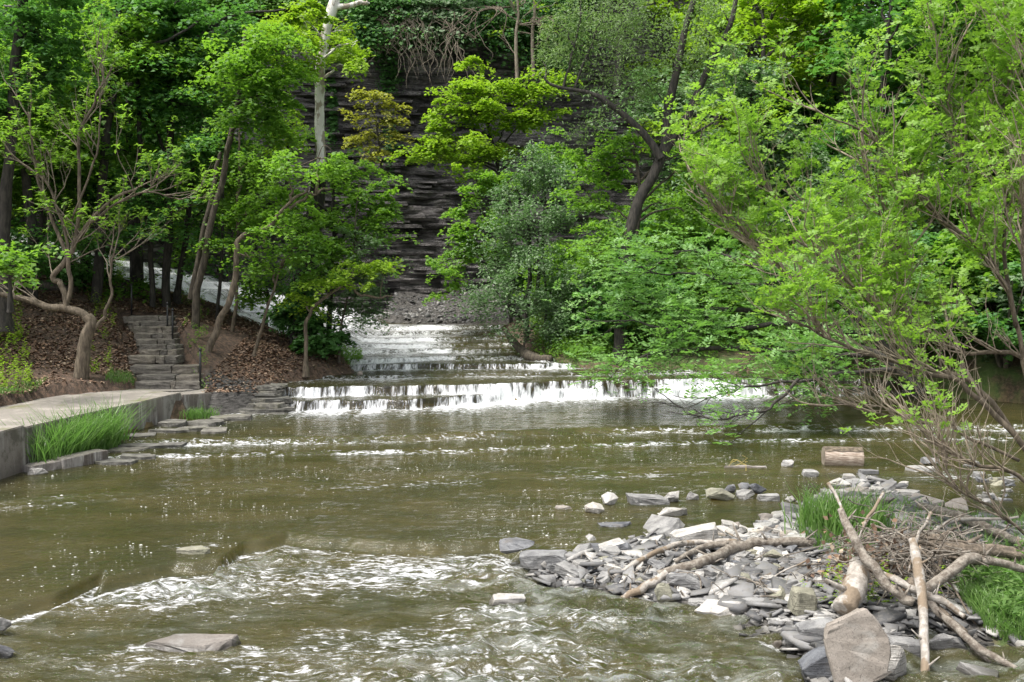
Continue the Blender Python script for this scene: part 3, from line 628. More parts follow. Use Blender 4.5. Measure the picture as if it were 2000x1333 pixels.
# ------------------------------------------------------------------ stone staircase
stair = thing('stone_staircase', 'old dry stone staircase climbing the leafy bank between the trees on the left', 'staircase', (-7.6, 24.4, .9))
SX = [(262, 392), (264, 391), (250, 388), (250, 348), (272, 346), (270, 345), (266, 341), (262, 338), (258, 336), (250, 335), (240, 335)]
SY = [(757, 746), (745, 733), (732, 715), (712, 696), (695, 684), (683, 674), (673, 663), (662, 652), (650, 639), (638, 629), (628, 618)]
zt = .93; 
for i, ((xa, xb), (yb, ytp)) in enumerate(zip(SX, SY)):
    d = 24.45+i*.44; A = W(xa, yb, d); B = W(xb, yb, d); top = W(xa, ytp, d)[2]; zt = top
    cuts = [0]+sorted(random.sample([.28, .36, .45, .55, .62, .74], random.choice([1, 2, 2])))+[1]
    for c0, c1 in zip(cuts[:-1], cuts[1:]):
        x0 = A[0]+(B[0]-A[0])*c0; x1 = A[0]+(B[0]-A[0])*c1; hh = random.uniform(.14, .17)
        for lay in range(2 if random.random() < .35 else 1):
            lh = hh*(.55 if lay == 0 and False else 1)
        me = hull_mesh('step_stone', block_pts(x1-x0-.015, .60, .20, .07)+[(random.uniform(-.4, .4)*(x1-x0), -.3, random.uniform(-.07, .08)) for _ in range(5)], M['step'], .012, 2, .03, i*7+c0)
        o = link('step_stone', me, stair); o.location = np.array([(x0+x1)/2, d+.28+random.uniform(-.03, .03), top-.10])-np.array(stair.location)
        o.rotation_euler = (0, random.uniform(-.02, .02), random.uniform(-.03, .03))
        if random.random() < .6:
            me = hull_mesh('step_stone', block_pts((x1-x0)*random.uniform(.6, 1), .55, .14, .1), M['step'], .01, 1, .03, i)
            o = link('step_stone', me, stair); o.location = np.array([(x0+x1)/2+random.uniform(-.05, .05), d+.30, top-.25])-np.array(stair.location)
for i, (px, py, w_) in enumerate([(256, 662, .5), (262, 676, .5), (268, 690, .45), (248, 648, .5), (240, 636, .5), (352, 690, .3), (350, 676, .3), (352, 700, .35), (350, 735, .0)]):
    if not w_: continue
    p = G(px, py, .05, 1.5); me = hull_mesh('edge_stone', slab_pts(w_, .45, .3), M['step'], .012, 1, .03, i)
    o = link('edge_stone', me, stair); o.location = p-np.array(stair.location); o.rotation_euler = (random.uniform(-.2, .2), random.uniform(-.2, .3), random.uniform(0, 2))
rail = thing('handrail', 'thin black metal handrail with slender round posts beside the stone staircase', 'handrail', (-7.7, 24.8, .9))
tops = []
for (px, pt, pb, d) in [(391, 680, 757, 24.5), (337, 602, 675, 27.2), (327, 590, 655, 28.3)]:
    a = W(px, pb, d); b = W(px, pt, d); mb = MB(); mb.tube([a, (a+b)/2, b-np.array([0, 0, .07])], .028, 8)
    link('post', mb.mesh('post', M['post'], rail), rail)
    mb = MB(); mb.tube([b-np.array([0, 0, .072]), b-np.array([0, 0, .05]), b-np.array([0, 0, .02]), b], [.034, .038, .034, .015], 8); link('post_cap', mb.mesh('post_cap', M['post'], rail), rail); tops.append(b)
mb = MB()
for a, b in zip(tops[:-1], tops[1:]):
    for dz in (.09, .45):
        a_, b_ = a-np.array([0, 0, dz]), b-np.array([0, 0, dz]); mb.tube(curve([a_, (a_+b_)/2-np.array([0, 0, .04]), b_], 6), .007, 4)
link('cable', mb.mesh('cable', M['post'], rail), rail)
a = W(257, 616, 29.4); b = W(257, 556, 29.4); mb = MB(); mb.tube([a, (a+b)/2, b], .028, 8)
o = link('handrail_post', mb.mesh('handrail_post', M['post']), label='lone black metal post standing at the left of the top step', category='post')

# ------------------------------------------------------------------ dry rock shelf between wall and falls
shelf = link('rock_shelf', None, None, (-6.6, 24.6, .5), label='dark layered shale shelf stepping down to the pool between the wall and the falls', category='rock shelf')
for i in range(46):
    px = random.uniform(388, 545); t_ = random.random(); py = 752+t_*62
    z = .90-.62*t_; p = Wz(px, py, z); L = random.uniform(.5, 1.5)
    me = hull_mesh('ledge_slab', slab_pts(L, random.uniform(.4, .9), random.uniform(.06, .14), 7, taper=.05), M['ledge'], 0, 1, .02, i)
    o = link('ledge_slab', me, shelf); o.location = (p[0]+6.6, p[1]-24.6+.25, z-.5); o.rotation_euler = (random.uniform(-.03, .03), random.uniform(-.04, .04), random.uniform(-.25, .25))
shore = link('shore_ledge', None, None, (-6.5, 21.5, .2), label='thin wet shale ledges breaking the water at the foot of the concrete wall', category='rock ledge')
for i, (px, py, w_, z) in enumerate([(300, 870, 130, .24), (250, 880, 80, .22), (330, 842, 90, .36), (380, 838, 70, .36), (420, 842, 60, .35), (400, 825, 80, .38), (450, 815, 90, .4), (270, 852, 70, .33), (225, 903, 90, .19), (270, 893, 80, .2), (340, 826, 60, .4)]):
    p = Wz(px, py, z); L = w_*p[1]/FPX
    me = hull_mesh('ledge_slab', slab_pts(L, random.uniform(.4, .8), .12, 8, taper=.05), M['ledge'], 0, 1, .02, i)
    o = link('ledge_slab', me, shore); o.location = p-np.array([-6.5, 21.5, .2])-np.array([0, 0, .02]); o.rotation_euler = (0, 0, random.uniform(-.1, .35))
# ------------------------------------------------------------------ stones
def stone(px, pyb, w, h, kind, tilt, mt, label, z=None, yaw=None, group=None, name='stone', detail=2, rise=0):
    """px: centre, pyb: bottom edge, w/h: size in the photo; kind: slab, block, boulder, upright"""
    P = G(px, pyb, 0) if z is None else Wz(px, pyb, z)
    if z is None:
        P = G(px, pyb, 0); wz_ = water_z(P[0], P[1]); P[2] = max(P[2], wz_-.04)
        P = Wz(px, pyb, P[2])
    m_ = P[1]/FPX; wm = w*m_; hm = h*m_; sa = (CAMH-P[2])/math.hypot(P[1], CAMH)
    if kind == 'slab': H = min(max(.045, hm*.35), .14); D = min(max(.25*wm, (hm-H)/sa), wm*1.5)
    elif kind == 'block': H = hm*.62; D = min(max(.3*wm, (hm-H)/sa), wm*1.3)
    elif kind == 'upright': H = hm*1.03; D = wm*.28
    else: H = hm*.82; D = wm*.75
    rr = random.Random(int(px*13+pyb*7))
    if kind == 'block': pts = rock_pts(wm, D, H+.05, rr)
    elif kind == 'boulder':
        pts = []
        for i in range(15):
            u = Vector((rr.gauss(0, 1), rr.gauss(0, 1), rr.gauss(0, 1))).normalized(); q = rr.uniform(.88, 1.08)
            pts.append((u.x*wm/2*q, u.y*D/2*q, u.z*(H+.05)/2*q))
    elif kind == 'upright':
        pts = []
        for a, b in [(-62, 5), (-60, 35), (-34, 54), (8, 78), (30, 62), (58, 28), (66, 0), (62, -38), (44, -58), (8, -82), (-28, -90), (-34, -50)]:
            q = 1 if (b < 60 and abs(a) > 50) else .8
            pts.append((a/130*wm*1.02, -D/2*q*(1+.25*(a > 40)*-1), b/160*H)); pts.append((a/130*wm*.9, D/2, b/160*H*.92))
    else: pts = flake_pts(wm*.97, D, H+.03, rr.choice([4, 5, 5, 6, 7]), rr)
    me = hull_mesh(name, pts, mt, (.02 if kind == 'upright' else min(.005, hm*.03)), detail if w > 24 else 0, max(.008, wm*.02), px*.37)
    o = link(name, me, None, (P[0], P[1]+D*.42*(0 if kind == 'upright' else 1), P[2]+H*.45*(1.05 if kind == 'upright' else 1)+rise), label=label, category='stone')
    o.rotation_euler = (R(-12) if kind == 'upright' else R(rr.uniform(-4, 6)), R(tilt), rr.uniform(-.15, .15) if yaw is None else R(yaw))
    if group: o['group'] = group
    return o
S, SP, SD, SW, SO = M['stone'], M['stone_pale'], M['stone_dark'], M['stone_warm'], M['stone_olive']
ST = [
 (380, 1278, 200, 46, 'slab', -3, SW, 'large flat tan slab awash in the rapids near the lower left of the stream', .0),
 (374, 1083, 74, 16, 'slab', 0, SO, 'dark mossy flat stone just breaking the smooth water above the left rapids', .13),
 (-6, 1232, 50, 32, 'boulder', 0, S, 'pale stone cut by the left edge of the frame beside the curling ledge', .08),
 (2, 1292, 46, 40, 'boulder', 0, SD, 'dark wet rock low at the left frame edge under the pale one', -.02),
 (989, 1192, 72, 36, 'block', 2, SP, 'pale squarish block standing alone in the rapids left of the gravel bar', -.02),
 (1012, 1097, 88, 54, 'boulder', 0, SD, 'dark boulder with a pale crown at the left tip of the gravel bar', None),
 (1062, 1108, 104, 38, 'block', -5, S, 'grey angular slab leaning against the dark boulder at the bar tip', None),
 (1114, 1166, 88, 38, 'slab', -22, SP, 'pale speckled slab tilted up to the right at the lower left edge of the bar', None),
 (1190, 988, 44, 30, 'boulder', 0, SP, 'white rounded boulder on the left end of the far row of stones', .13),
 (1165, 1004, 52, 24, 'boulder', -8, SP, 'pale wedge shaped stone in front of the white rounded boulder', .12),
 (1100, 998, 52, 11, 'slab', 0, SW, 'low tan stone nearly under water left of the far stone row', .11),
 (1268, 988, 86, 24, 'block', 3, S, 'long low grey slab in the far row right of the white boulder', .12),
 (1315, 983, 54, 27, 'boulder', 4, SP, 'pale humped stone in the middle of the far stone row', .12),
 (1352, 978, 38, 17, 'boulder', 5, S, 'small grey stone wedged between the two humps of the far row', .12),
 (1406, 981, 70, 28, 'boulder', 3, SO, 'grey green domed stone with a dark crack in the far row', .12),
 (1428, 963, 26, 19, 'boulder', 0, SD, 'left of three dark wet stones piled at the right of the far row', .15),
 (1454, 958, 28, 17, 'boulder', 0, SD, 'middle and highest of the three dark stones behind the far row', .17),
 (1483, 964, 40, 21, 'boulder', 10, SD, 'right and largest of the three dark stones behind the far row', .15),
 (1456, 974, 36, 20, 'slab', -18, S, 'grey slab leaning on the three dark stones', .15),
 (1503, 980, 46, 16, 'block', 0, SP, 'flat topped pale block reflected in the still pool', .12),
 (1549, 982, 26, 14, 'boulder', 0, SP, 'small white stone at the right end of the far row', .12),
 (1544, 914, 36, 16, 'boulder', 0, SP, 'white stone alone in the dark water left of the cut log', .17),
 (1465, 918, 90, 8, 'slab', 0, SW, 'thin brown slab just under the surface left of the white stone', .15),
 (1205, 1036, 92, 20, 'slab', -3, SD, 'long dark slab at the water edge on the upper left of the bar', None),
 (1292, 1052, 88, 44, 'slab', -24, S, 'big smooth grey slab tilted steeply up to the right', None),
 (1360, 1062, 98, 38, 'block', -10, SP, 'broad pale slab lying right of the tilted grey slab', None),
 (1318, 1016, 66, 24, 'boulder', -5, SP, 'pale lumpy stone just behind the tilted grey slab', None),
 (1429, 1040, 36, 24, 'block', 6, SP, 'small pale block by the near corner of the still pool', None),
 (1500, 1027, 40, 26, 'boulder', 0, SW, 'rounded beige stone on the far side of the driftwood branch', None),
 (1538, 1014, 60, 18, 'slab', -8, SP, 'white flat slab at the right shore of the still pool', None),
 (1485, 1046, 46, 18, 'slab', -12, SP, 'pale slab tilted beside the forked branch', None),
 (1195, 1082, 56, 26, 'block', -12, SP, 'pale block near the left shore with a split edge', None),
 (1152, 1062, 34, 18, 'slab', -38, SP, 'narrow white sliver standing on edge by the left shore', None),
 (1255, 1196, 76, 32, 'slab', -10, S, 'layered dark fronted slab under the end of the peeled branch', None),
 (1306, 1186, 54, 54, 'boulder', 0, SO, 'rough mottled greenish boulder at the near edge of the bar', None),
 (1340, 1158, 92, 40, 'boulder', 12, S, 'smooth grey domed stone behind the mottled boulder', None),
 (1378, 1190, 70, 30, 'slab', -6, SP, 'pale grey slab tucked behind the big white topped slab', None),
 (1413, 1222, 118, 50, 'boulder', 0, SP, 'big flat white grey slab at the waterline in the middle of the near edge', None),
 (1488, 1164, 130, 32, 'slab', -10, S, 'long blue grey slab lying in the middle of the bar', None),
 (1526, 1178, 60, 42, 'slab', -34, SO, 'olive slab tilted steeply over a dark gap', None),
 (1576, 1208, 54, 80, 'block', 9, SO, 'tall upright olive block left of the big brown slab', None),
 (1506, 1206, 52, 28, 'slab', -15, SO, 'small green grey slab above the waterline right of the big flat one', None),
 (1542, 1226, 64, 18, 'slab', 2, SP, 'thin pale slab in front of the tall olive block', None),
 (1500, 1252, 42, 34, 'slab', -40, SP, 'pale oval stone propped at an angle on the near shore', None),
 (1528, 1240, 50, 20, 'slab', -14, S, 'grey slab resting on the propped oval stone', None),
 (1546, 1270, 38, 36, 'boulder', 0, SP, 'white egg shaped stone at the waterline', None),
 (1519, 1276, 30, 28, 'boulder', 0, SW, 'tan pebble shaped stone left of the white egg shaped one', None),
 (1603, 1250, 80, 44, 'block', -10, S, 'grey block beside the upper left edge of the big brown slab', None),
 (1618, 1215, 66, 24, 'slab', 0, SP, 'wide pale flat stone behind the big brown slab', None),
 (1606, 1332, 70, 72, 'block', -32, SD, 'blue grey block with white patches leaning on the big brown slab', None),
 (1668, 1336, 136, 158, 'upright', 8, SW, 'largest stone, a big smooth brown grey slab standing on its point', None),
 (1742, 1346, 96, 112, 'boulder', 14, SP, 'rough pale boulder directly right of the big brown slab', None),
 (1775, 1292, 70, 56, 'block', 8, S, 'pale grey block behind the rough pale boulder', None),
 (1862, 1288, 90, 44, 'boulder', 0, S, 'grey wet stone under the crossing driftwood at lower right', .0),
 (1928, 1330, 80, 34, 'slab', 10, S, 'grey slab lying in the brown pool at the lower right corner', .0),
 (1802, 921, 66, 12, 'slab', 0, SP, 'long flat white slab in the dark water right of the cut log', .17),
 (1826, 910, 54, 16, 'boulder', 0, S, 'grey rounded stone behind the long flat white slab', .18),
 (1904, 912, 36, 11, 'slab', -12, S, 'grey slab tip in dark water at the right', .18),
 (1768, 952, 34, 11, 'slab', -8, SP, 'white flat stone alone on the far side of the shallow channel', .15),
 (1768, 985, 26, 15, 'boulder', 0, SP, 'small white boulder on the edge of the shallow channel', .13),
 (1934, 976, 28, 18, 'boulder', 0, SP, 'white stone beyond the shallow channel at far right', .14),
 (1716, 972, 50, 24, 'slab', -16, SP, 'pale slab tilted behind the tall grass clump', None),
 (1742, 970, 44, 12, 'slab', 0, SP, 'white slab lying flat right of the grass clump', None),
 (1660, 936, 40, 10, 'slab', 0, SP, 'thin pale slab in the shallows right below the cut log', .14),
 (1700, 926, 34, 9, 'slab', 0, S, 'grey slab at the lower right of the cut log', .15),
 (1586, 930, 32, 12, 'block', 0, SP, 'small pale block in the shallows left of the cut log', .14),
 (66, 934, 46, 23, 'boulder', 4, S, 'grey angular stone at the water edge by the concrete block', .13),
 (703, 733, 16, 8, 'boulder', 0, SW, 'small tan stone at the bank edge beside the upper cascade', .9),
 (1022, 705, 11, 9, 'boulder', 0, SP, 'small pale stone at the foot of the fallen log by the cascade', 1.0),
]
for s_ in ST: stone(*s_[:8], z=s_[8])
# medium stones: shared label within each patch
patches = [
 ('small angular grey shale piece on the left part of the gravel bar', [(1050, 1100), (1270, 1070), (1290, 1165), (1110, 1150)], 60, 14, 44),
 ('grey shale piece in the middle of the bar below the forked branch', [(1290, 1110), (1560, 1065), (1590, 1160), (1300, 1160)], 85, 14, 52),
 ('pale shale piece between the still pool and the forked branch', [(1300, 1060), (1560, 1010), (1590, 1050), (1420, 1065)], 24, 14, 40),
 ('pale flat stone on the far right of the bar behind the grass clump', [(1600, 960), (1700, 935), (1810, 985), (1980, 1020), (1960, 1045), (1740, 1030), (1600, 1010)], 64, 12, 52),
 ('small wet stone in the shallows at the far right', [(1860, 930), (2000, 930), (2000, 985), (1900, 990)], 26, 10, 30),
 ('grey stone crowded at the waterline near the big brown slab', [(1470, 1195), (1600, 1215), (1590, 1270), (1500, 1245)], 16, 14, 36),
]
def in_poly(px, py, P):
    return poly_sd(np.array([px]), np.array([py]), P)[0] > 0
for lab, P, cnt, wa, wb in patches:
    k = 0; xs_ = [p[0] for p in P]; ys_ = [p[1] for p in P]
    while k < cnt:
        px = random.uniform(min(xs_), max(xs_)); py = random.uniform(min(ys_), max(ys_))
        if not in_poly(px, py, P): continue
        w = random.uniform(wa, wb)*(.85+.5*random.random()); h = w*random.uniform(.22, .5)
        mt = random.choice([S, S, SP, SD, SO] if 'pale' not in lab else [SP, SP, S, SW])
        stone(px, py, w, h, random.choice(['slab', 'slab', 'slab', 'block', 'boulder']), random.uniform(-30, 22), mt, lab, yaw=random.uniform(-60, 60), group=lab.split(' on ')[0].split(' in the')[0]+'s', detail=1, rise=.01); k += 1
# gravel: thousands of shale flakes in one object
mb = MB(); base = []
for i in range(10):
    me = hull_mesh('tmp', flake_pts(1, random.uniform(.6, 1.0), random.uniform(.06, .15), random.choice([3, 4, 4, 5]), random), S); base.append((np.array([v.co[:] for v in me.vertices]), np.array([p.vertices[:] for p in me.polygons]))); bpy.data.meshes.remove(me)
BX = np.array(BAR); cnt = 0; tr_v = []; 
gx = rng.uniform(0, 8.5, 30000); gy = rng.uniform(8, 19.5, 30000)
ok = (poly_sd(gx, gy, BAR) > rng.uniform(-.35, .15, 30000)) & ~((gx > 5.2) & (gy < 11.9)); gx = gx[ok][:8500]; gy = gy[ok][:8500]; gz = ground(gx, gy)
for x, y, z in zip(gx, gy, gz):
    v, f = base[cnt % 10]; sz = rng.gamma(1.8, .062)+.025; e = Euler((rng.normal()*.27, rng.normal()*.27, rng.uniform(0, 6.3))).to_matrix()
    mb.add((v*sz)@np.array(e).T+np.array([x, y, z+sz*.12]), f); cnt += 1
link('gravel', mb.mesh('gravel', M['gravel'], None, False), kind='stuff', label='small grey shale flakes covering the gravel bar', category='gravel')

mb = MB()
tx = rng.uniform(-7.5, 2, 2600); ty = rng.uniform(41.8, 47.5, 2600); tz = ground(tx, ty)
for i in range(2600):
    v, f = base[i % 10]; sz = rng.gamma(2.0, .045)+.04; e = Euler((rng.normal()*.5, rng.normal()*.5, rng.uniform(0, 6.3))).to_matrix()
    mb.add((v*sz)@np.array(e).T+np.array([tx[i], ty[i], tz[i]+sz*.1]), f)
link('talus', mb.mesh('talus', M['gravel'], None, False), kind='stuff', label='slope of grey broken shale at the foot of the cliff', category='scree')
# ------------------------------------------------------------------ driftwood and logs
def drift(pts, r, mt, label, wob=.05, k=10, name='driftwood_branch', cat='driftwood', knots=2, parts=None):
    P = np.array([p for p in pts]); c = curve(P, 9, wob, int(P[0][0]*100) % 991)
    rr = np.interp(np.linspace(0, 1, len(c)), np.linspace(0, 1, len(r)), r)*(.8+.3*vn(np.arange(len(c))*.55, 3.3, int(P[0][1]*100) % 500)+.16*vn(np.arange(len(c))*1.9, 7.1, 5))*(.74 if name == 'driftwood_branch' else .92)
    root = thing(name, label, cat, tuple(c[0])); mb = MB(); mb.tube(c, rr, k); link('stem', mb.mesh('stem', mt, root), root)
    for i in range(knots):
        j = random.randint(2, len(c)-3); d = np.array([random.uniform(-1, 1), random.uniform(-.6, .2), random.uniform(.2, 1)]); d /= np.linalg.norm(d)
        mb = MB(); mb.tube([c[j], c[j]+d*rr[j]*1.6, c[j]+d*rr[j]*random.uniform(2, 4.5)+np.array([0, 0, .01])], [rr[j]*.42, rr[j]*.26, rr[j]*.1], 6); link('stub', mb.mesh('stub', mt, root), root)
    return root
def D(px, py, z): p = G(px, py, z, .2); return p
m1 = 11.5/FPX
drift([D(1285, 1122, .03), D(1370, 1100, .08), D(1430, 1072, .12), D(1480, 1060, .12), D(1592, 1060, .08)], [.060, .085, .085, .07, .07], M['drift'], 'long forked grey driftwood branch lying across the middle of the gravel bar', knots=4)
drift([D(1198, 1128, .02), D(1250, 1095, .08), D(1310, 1068, .12), D(1370, 1058, .12), D(1442, 1058, .14)], [.03, .04, .045, .045, .04], M['drift_pale'], 'slender pale branch curving along behind the forked branch on the bar')
drift([D(1320, 1096, .1), D(1375, 1068, .13), D(1440, 1060, .16)], [.035, .045, .05], M['drift'], 'short brown branch joining the forked branch beside the slender pale one')
drift([D(1208, 1176, .02), D(1255, 1150, .08), D(1304, 1120, .13)], [.045, .06, .062], M['drift_pale'], 'stout peeled branch with a broken end pointing at the water on the left', knots=1)
drift([W(1642, 996, 10.1), W(1664, 1050, 9.8), W(1700, 1100, 9.6), W(1740, 1148, 9.45), W(1782, 1180, 9.35)], [.05, .065, .065, .062, .06], M['drift'], 'thick bark covered branch rising to the left over the grass clump', knots=3)
drift([W(1783, 1055, 9.6), W(1795, 1120, 9.3), W(1802, 1200, 8.95), W(1806, 1280, 8.6), W(1806, 1350, 8.3)], [.060, .066, .058, .052, .045], M['drift_pale'], 'straight bleached pole propped upright in front of the driftwood pile', .02, knots=4)
drift([W(1680, 1105, 9.9), W(1668, 1150, 9.6), W(1650, 1192, 9.4)], [.11, .12, .11], M['drift_pale'], 'short thick bleached stump with a hollow broken end', .02, 14, name='driftwood_stump', knots=1)
drift([W(1770, 1062, 10.9), W(1830, 1066, 10.8), W(1880, 1078, 10.6), W(1960, 1078, 10.5), W(2040, 1090, 10.4)], [.12, .13, .11, .08, .07], M['drift_dark'], 'heavy dark rough log at the back of the driftwood pile', .05, 12, name='driftwood_log', knots=3)
drift([D(1798, 990, .08), D(1850, 1004, .14), D(1910, 1025, .16), D(1960, 1048, .15), D(2060, 1085, .2)], [.07, .08, .07, .06, .05], M['drift'], 'mossy log end lying on the far side of the pile by the shallow channel', knots=3, name='driftwood_log')
drift([W(1885, 1008, 13), W(1930, 1035, 12.4), W(1985, 1062, 12)], [.035, .035, .025], M['drift_pale'], 'pale bent stick crossing the mossy log')
drift([W(1700, 1112, 9.8), W(1770, 1145, 9.5), W(1840, 1175, 9.35), W(1885, 1205, 9.25)], [.04, .05, .045, .03], M['drift_pale'], 'pale straight branch slanting down to the right behind the bleached pole')
drift([W(1800, 1162, 9.5), W(1850, 1210, 9.2), W(1910, 1262, 8.9), W(2010, 1325, 8.6)], [.05, .05, .045, .035], M['drift'], 'long brown branch slanting to the lower right corner over the pool')
drift([W(1775, 1135, 9.7), W(1830, 1190, 9.4), W(1885, 1238, 9.2)], [.06, .065, .06], M['drift_dark'], 'dark broken branch with a round cut end above the pool')
drift([W(1880, 1236, 9.2), W(1905, 1270, 9.0), W(1955, 1312, 8.8)], [.03, .028, .02], M['drift'], 'thin grey stick dipping into the brown pool at lower right', .02)
drift([W(1795, 1160, 9.7), W(1850, 1125, 9.8), W(1890, 1092, 10), W(1940, 1098, 10), W(2040, 1118, 10)], [.06, .07, .075, .06, .05], M['drift'], 'crooked grey branch bending up to the right at the edge of the green bank', knots=3)
drift([W(1783, 1060, 10.2), W(1850, 1130, 9.9), W(1900, 1210, 9.6), W(1945, 1262, 9.4)], [.016, .016, .014, .01], M['drift_dark'], 'thin dark stick crossing in front of the green bank', .03)
drift([W(1690, 1042, 12), W(1740, 1048, 11.8), W(1800, 1040, 11.8), W(1880, 1038, 11.8)], [.02, .025, .022, .015], M['drift'], 'thin horizontal stick lying on the white stones behind the pile')
drift([W(1820, 1045, 11.8), W(1850, 1020, 12), W(1900, 1015, 12.2), W(1990, 1012, 12.3)], [.035, .035, .03, .02], M['drift_pale'], 'pale stick reaching right behind the dark rough log')
drift([G(1352, 1003, .06), G(1400, 1030, .16), G(1440, 1050, .12), G(1455, 1058, .08)], [.02, .018, .014, .01], M['drift_pale'], 'thin pale twig slanting down from the still pool to the forked branch', .02, 6)
drift([G(1478, 1140, .05), G(1505, 1120, .08), G(1530, 1108, .1)], [.025, .022, .015], M['drift_dark'], 'short stick among the grey flakes in the middle of the bar', .02, 6)
for i in range(22):
    cx, cy = random.gauss(1790, 75), random.gauss(1110, 48); d = random.uniform(9.9, 11.4); a = random.choice([random.gauss(.5, .35), random.gauss(2.6, .35), random.gauss(1.4, .4)]); L = random.uniform(35, 110)
    dx, dy = math.cos(a)*L, math.sin(a)*L*.6; rr_ = random.uniform(.009, .024)
    drift([W(cx-dx, cy-dy, d+random.uniform(.1, .5)), W(cx+random.gauss(0, 6), cy+random.gauss(0, 5), d), W(cx+dx, cy+dy, d-random.uniform(0, .4))], [rr_, rr_*.9, rr_*.5], random.choice([M['drift'], M['drift_pale'], M['drift_dark']]), 'thin weathered stick jutting out of the driftwood pile', .03, 6, name='driftwood_stick', cat='stick', knots=1)['group'] = 'thin sticks in the driftwood pile'
# tangle of small twigs and roots in the pile
mb = MB()
for i in range(620):
    if i < 520: c = W(random.gauss(1775, 75), random.gauss(1115, 50), random.uniform(9.9, 11.2)); sp = .35
    else: c = G(random.uniform(1150, 1600), random.uniform(1060, 1170), .05); sp = .2
    a = random.uniform(0, 6.28); e = random.gauss(0, .35); L = random.uniform(.15, .8)*(1 if i < 520 else .5); d = np.array([math.cos(a)*math.cos(e), math.sin(a)*math.cos(e), math.sin(e)])*L
    r = random.uniform(.003, .011); mb.tube(curve([c-d/2, c+np.array([random.gauss(0, .06) for _ in range(3)]), c+d/2], 4), [r, r*.8, r*.4], 5)
link('twig_pile', mb.mesh('twig_pile', M['drift']), kind='stuff', label='tangle of thin twigs and roots in the driftwood pile', category='twigs')
# dead leaves caught in the pile
n = 500; c = np.array([W(random.gauss(1700, 50), random.gauss(1110, 35), random.uniform(10.1, 11)) for _ in range(n)])
link('debris_leaves', mesh_np('debris_leaves', *leaves(c, rng.normal(size=(n, 3)), .07), M['litter']), kind='stuff', label='brown dead leaves caught in the driftwood pile', category='dead leaves')
# the cut log
P = Wz(1652, 912, .17); L = 74*P[1]/FPX; r = 20.5*P[1]/FPX
lg = thing('cut_log', 'short sawn section of bark stripped log standing on its side in the stream', 'log', (P[0], P[1]+r, .17+r*.72))
lg.rotation_euler = (0, 0, R(-7))
V = []; F_ = []; k = 28; m_ = 12
for i in range(m_):
    for j in range(k):
        a = j*2*math.pi/k; q = r*(1+.05*(vn(np.array([j*.6]), np.array([i*.15]), 9)[0]-.5)+.02*(vn(np.array([j*2.]), np.array([i*.6]), 19)[0]-.5)); V.append((-L/2+L*i/(m_-1), math.cos(a)*q, math.sin(a)*q))
for i in range(m_-1):
    for j in range(k): F_.append((i*k+j, i*k+(j+1) % k, (i+1)*k+(j+1) % k, (i+1)*k+j))
link('log_body', mesh_np('log_body', V, F_, M['log'], True), lg)
for e in (0, m_-1):
    Vv = [V[e*k+j] for j in range(k)]; sg = -1 if e == 0 else 1
    V2 = [(v[0]+sg*.004, v[1]*.99, v[2]*.99) for v in Vv]+[(Vv[0][0]+sg*.006, 0, 0)]; F2 = [(k, j, (j+1) % k) for j in range(k)]
    link('cut_end', mesh_np('cut_end', V2, F2, M['bark_pale']), lg)
mb = MB()   # remaining strip of bark along the top
V = []; F_ = []
for i in range(14):
    for j in range(9):
        a = R(48+j*11)+.05*math.sin(i*1.3); V.append((-L/2+L*i/13, math.cos(a)*r*1.055, math.sin(a)*r*(1.055+.01*((i*j) % 3))))
for i in range(13):
    for j in range(8): F_.append((i*9+j, i*9+j+1, (i+1)*9+j+1, (i+1)*9+j))
o = link('bark_strip', mesh_np('bark_strip', V, F_, M['bark_tan'], True), lg)
# small yellow branch stuck on the submerged stone
rt = thing('yellow_twig', 'small yellow branching twig sticking up from a submerged slab in mid stream', 'twig', tuple(Wz(1457, 920, .17))); mb = MB(); b0 = Wz(1457, 920, .17)
for pts in ([(1457, 920), (1457, 908), (1449, 904), (1460, 895), (1450, 890)], [(1449, 904), (1440, 899), (1430, 903), (1423, 911)], [(1457, 908), (1446, 906), (1436, 910)], [(1440, 899), (1432, 898), (1426, 904)], [(1455, 903), (1460, 902)]):
    mb.tube([W(a, b, b0[1]) for a, b in pts], [.008, .005, .003], 5)
ym = simple('yellow_bark', (.42, .33, .10), .7); link('stem', mb.mesh('stem', ym, rt), rt)
# fallen logs on the banks
drift([W(988, 648, 34.2), W(1003, 668, 33), W(1025, 690, 32), W(1048, 701, 31.5), W(1078, 703, 31.2)], [.10, .13, .17, .17, .12], M['bark'], 'curved fallen log resting at the right edge of the upper cascade', .05, 10, name='fallen_log', cat='log', knots=1)
drift([G(-60, 668, .12, 1.8), G(0, 676, .14, 1.7), G(70, 692, .14, 1.5), G(152, 705, .1, 1.3)], [.12, .13, .14, .12], M['bark'], 'fallen log lying on the brown leaf litter of the left bank', .05, 10, name='fallen_log', cat='log', knots=2)

# ------------------------------------------------------------------ grass and low plants
def blades(C, H, lean, w, segs=4):
    n = len(C); a = rng.uniform(0, 2*math.pi, n); ld = np.stack([np.cos(a), np.sin(a), 0*a], 1)*(lean*rng.uniform(.2, 1.3, n))[:, None]
    s = np.stack([-np.sin(a+rng.normal(size=n)), np.cos(a+rng.normal(size=n)), 0*a], 1); s /= np.linalg.norm(s, axis=1)[:, None]
    V = []
    for k in range(segs+1):
        t = k/segs; c = C+ld*t**1.8*H[:, None]+np.array([0, 0, 1])*(H*(t-.30*t**3*rng.uniform(.3, 1.2, n)))[:, None]
        ww = w*(1-t)**.6*.5+.0008
        V += [c-s*ww, c+s*ww]
    V = np.stack(V, 1).reshape(-1, 3); b = np.arange(n)[:, None, None]*(2*segs+2)
    F_ = np.array([[2*k, 2*k+1, 2*k+3, 2*k+2] for k in range(segs)])[None]
    return V, (b+F_).reshape(-1, 4)
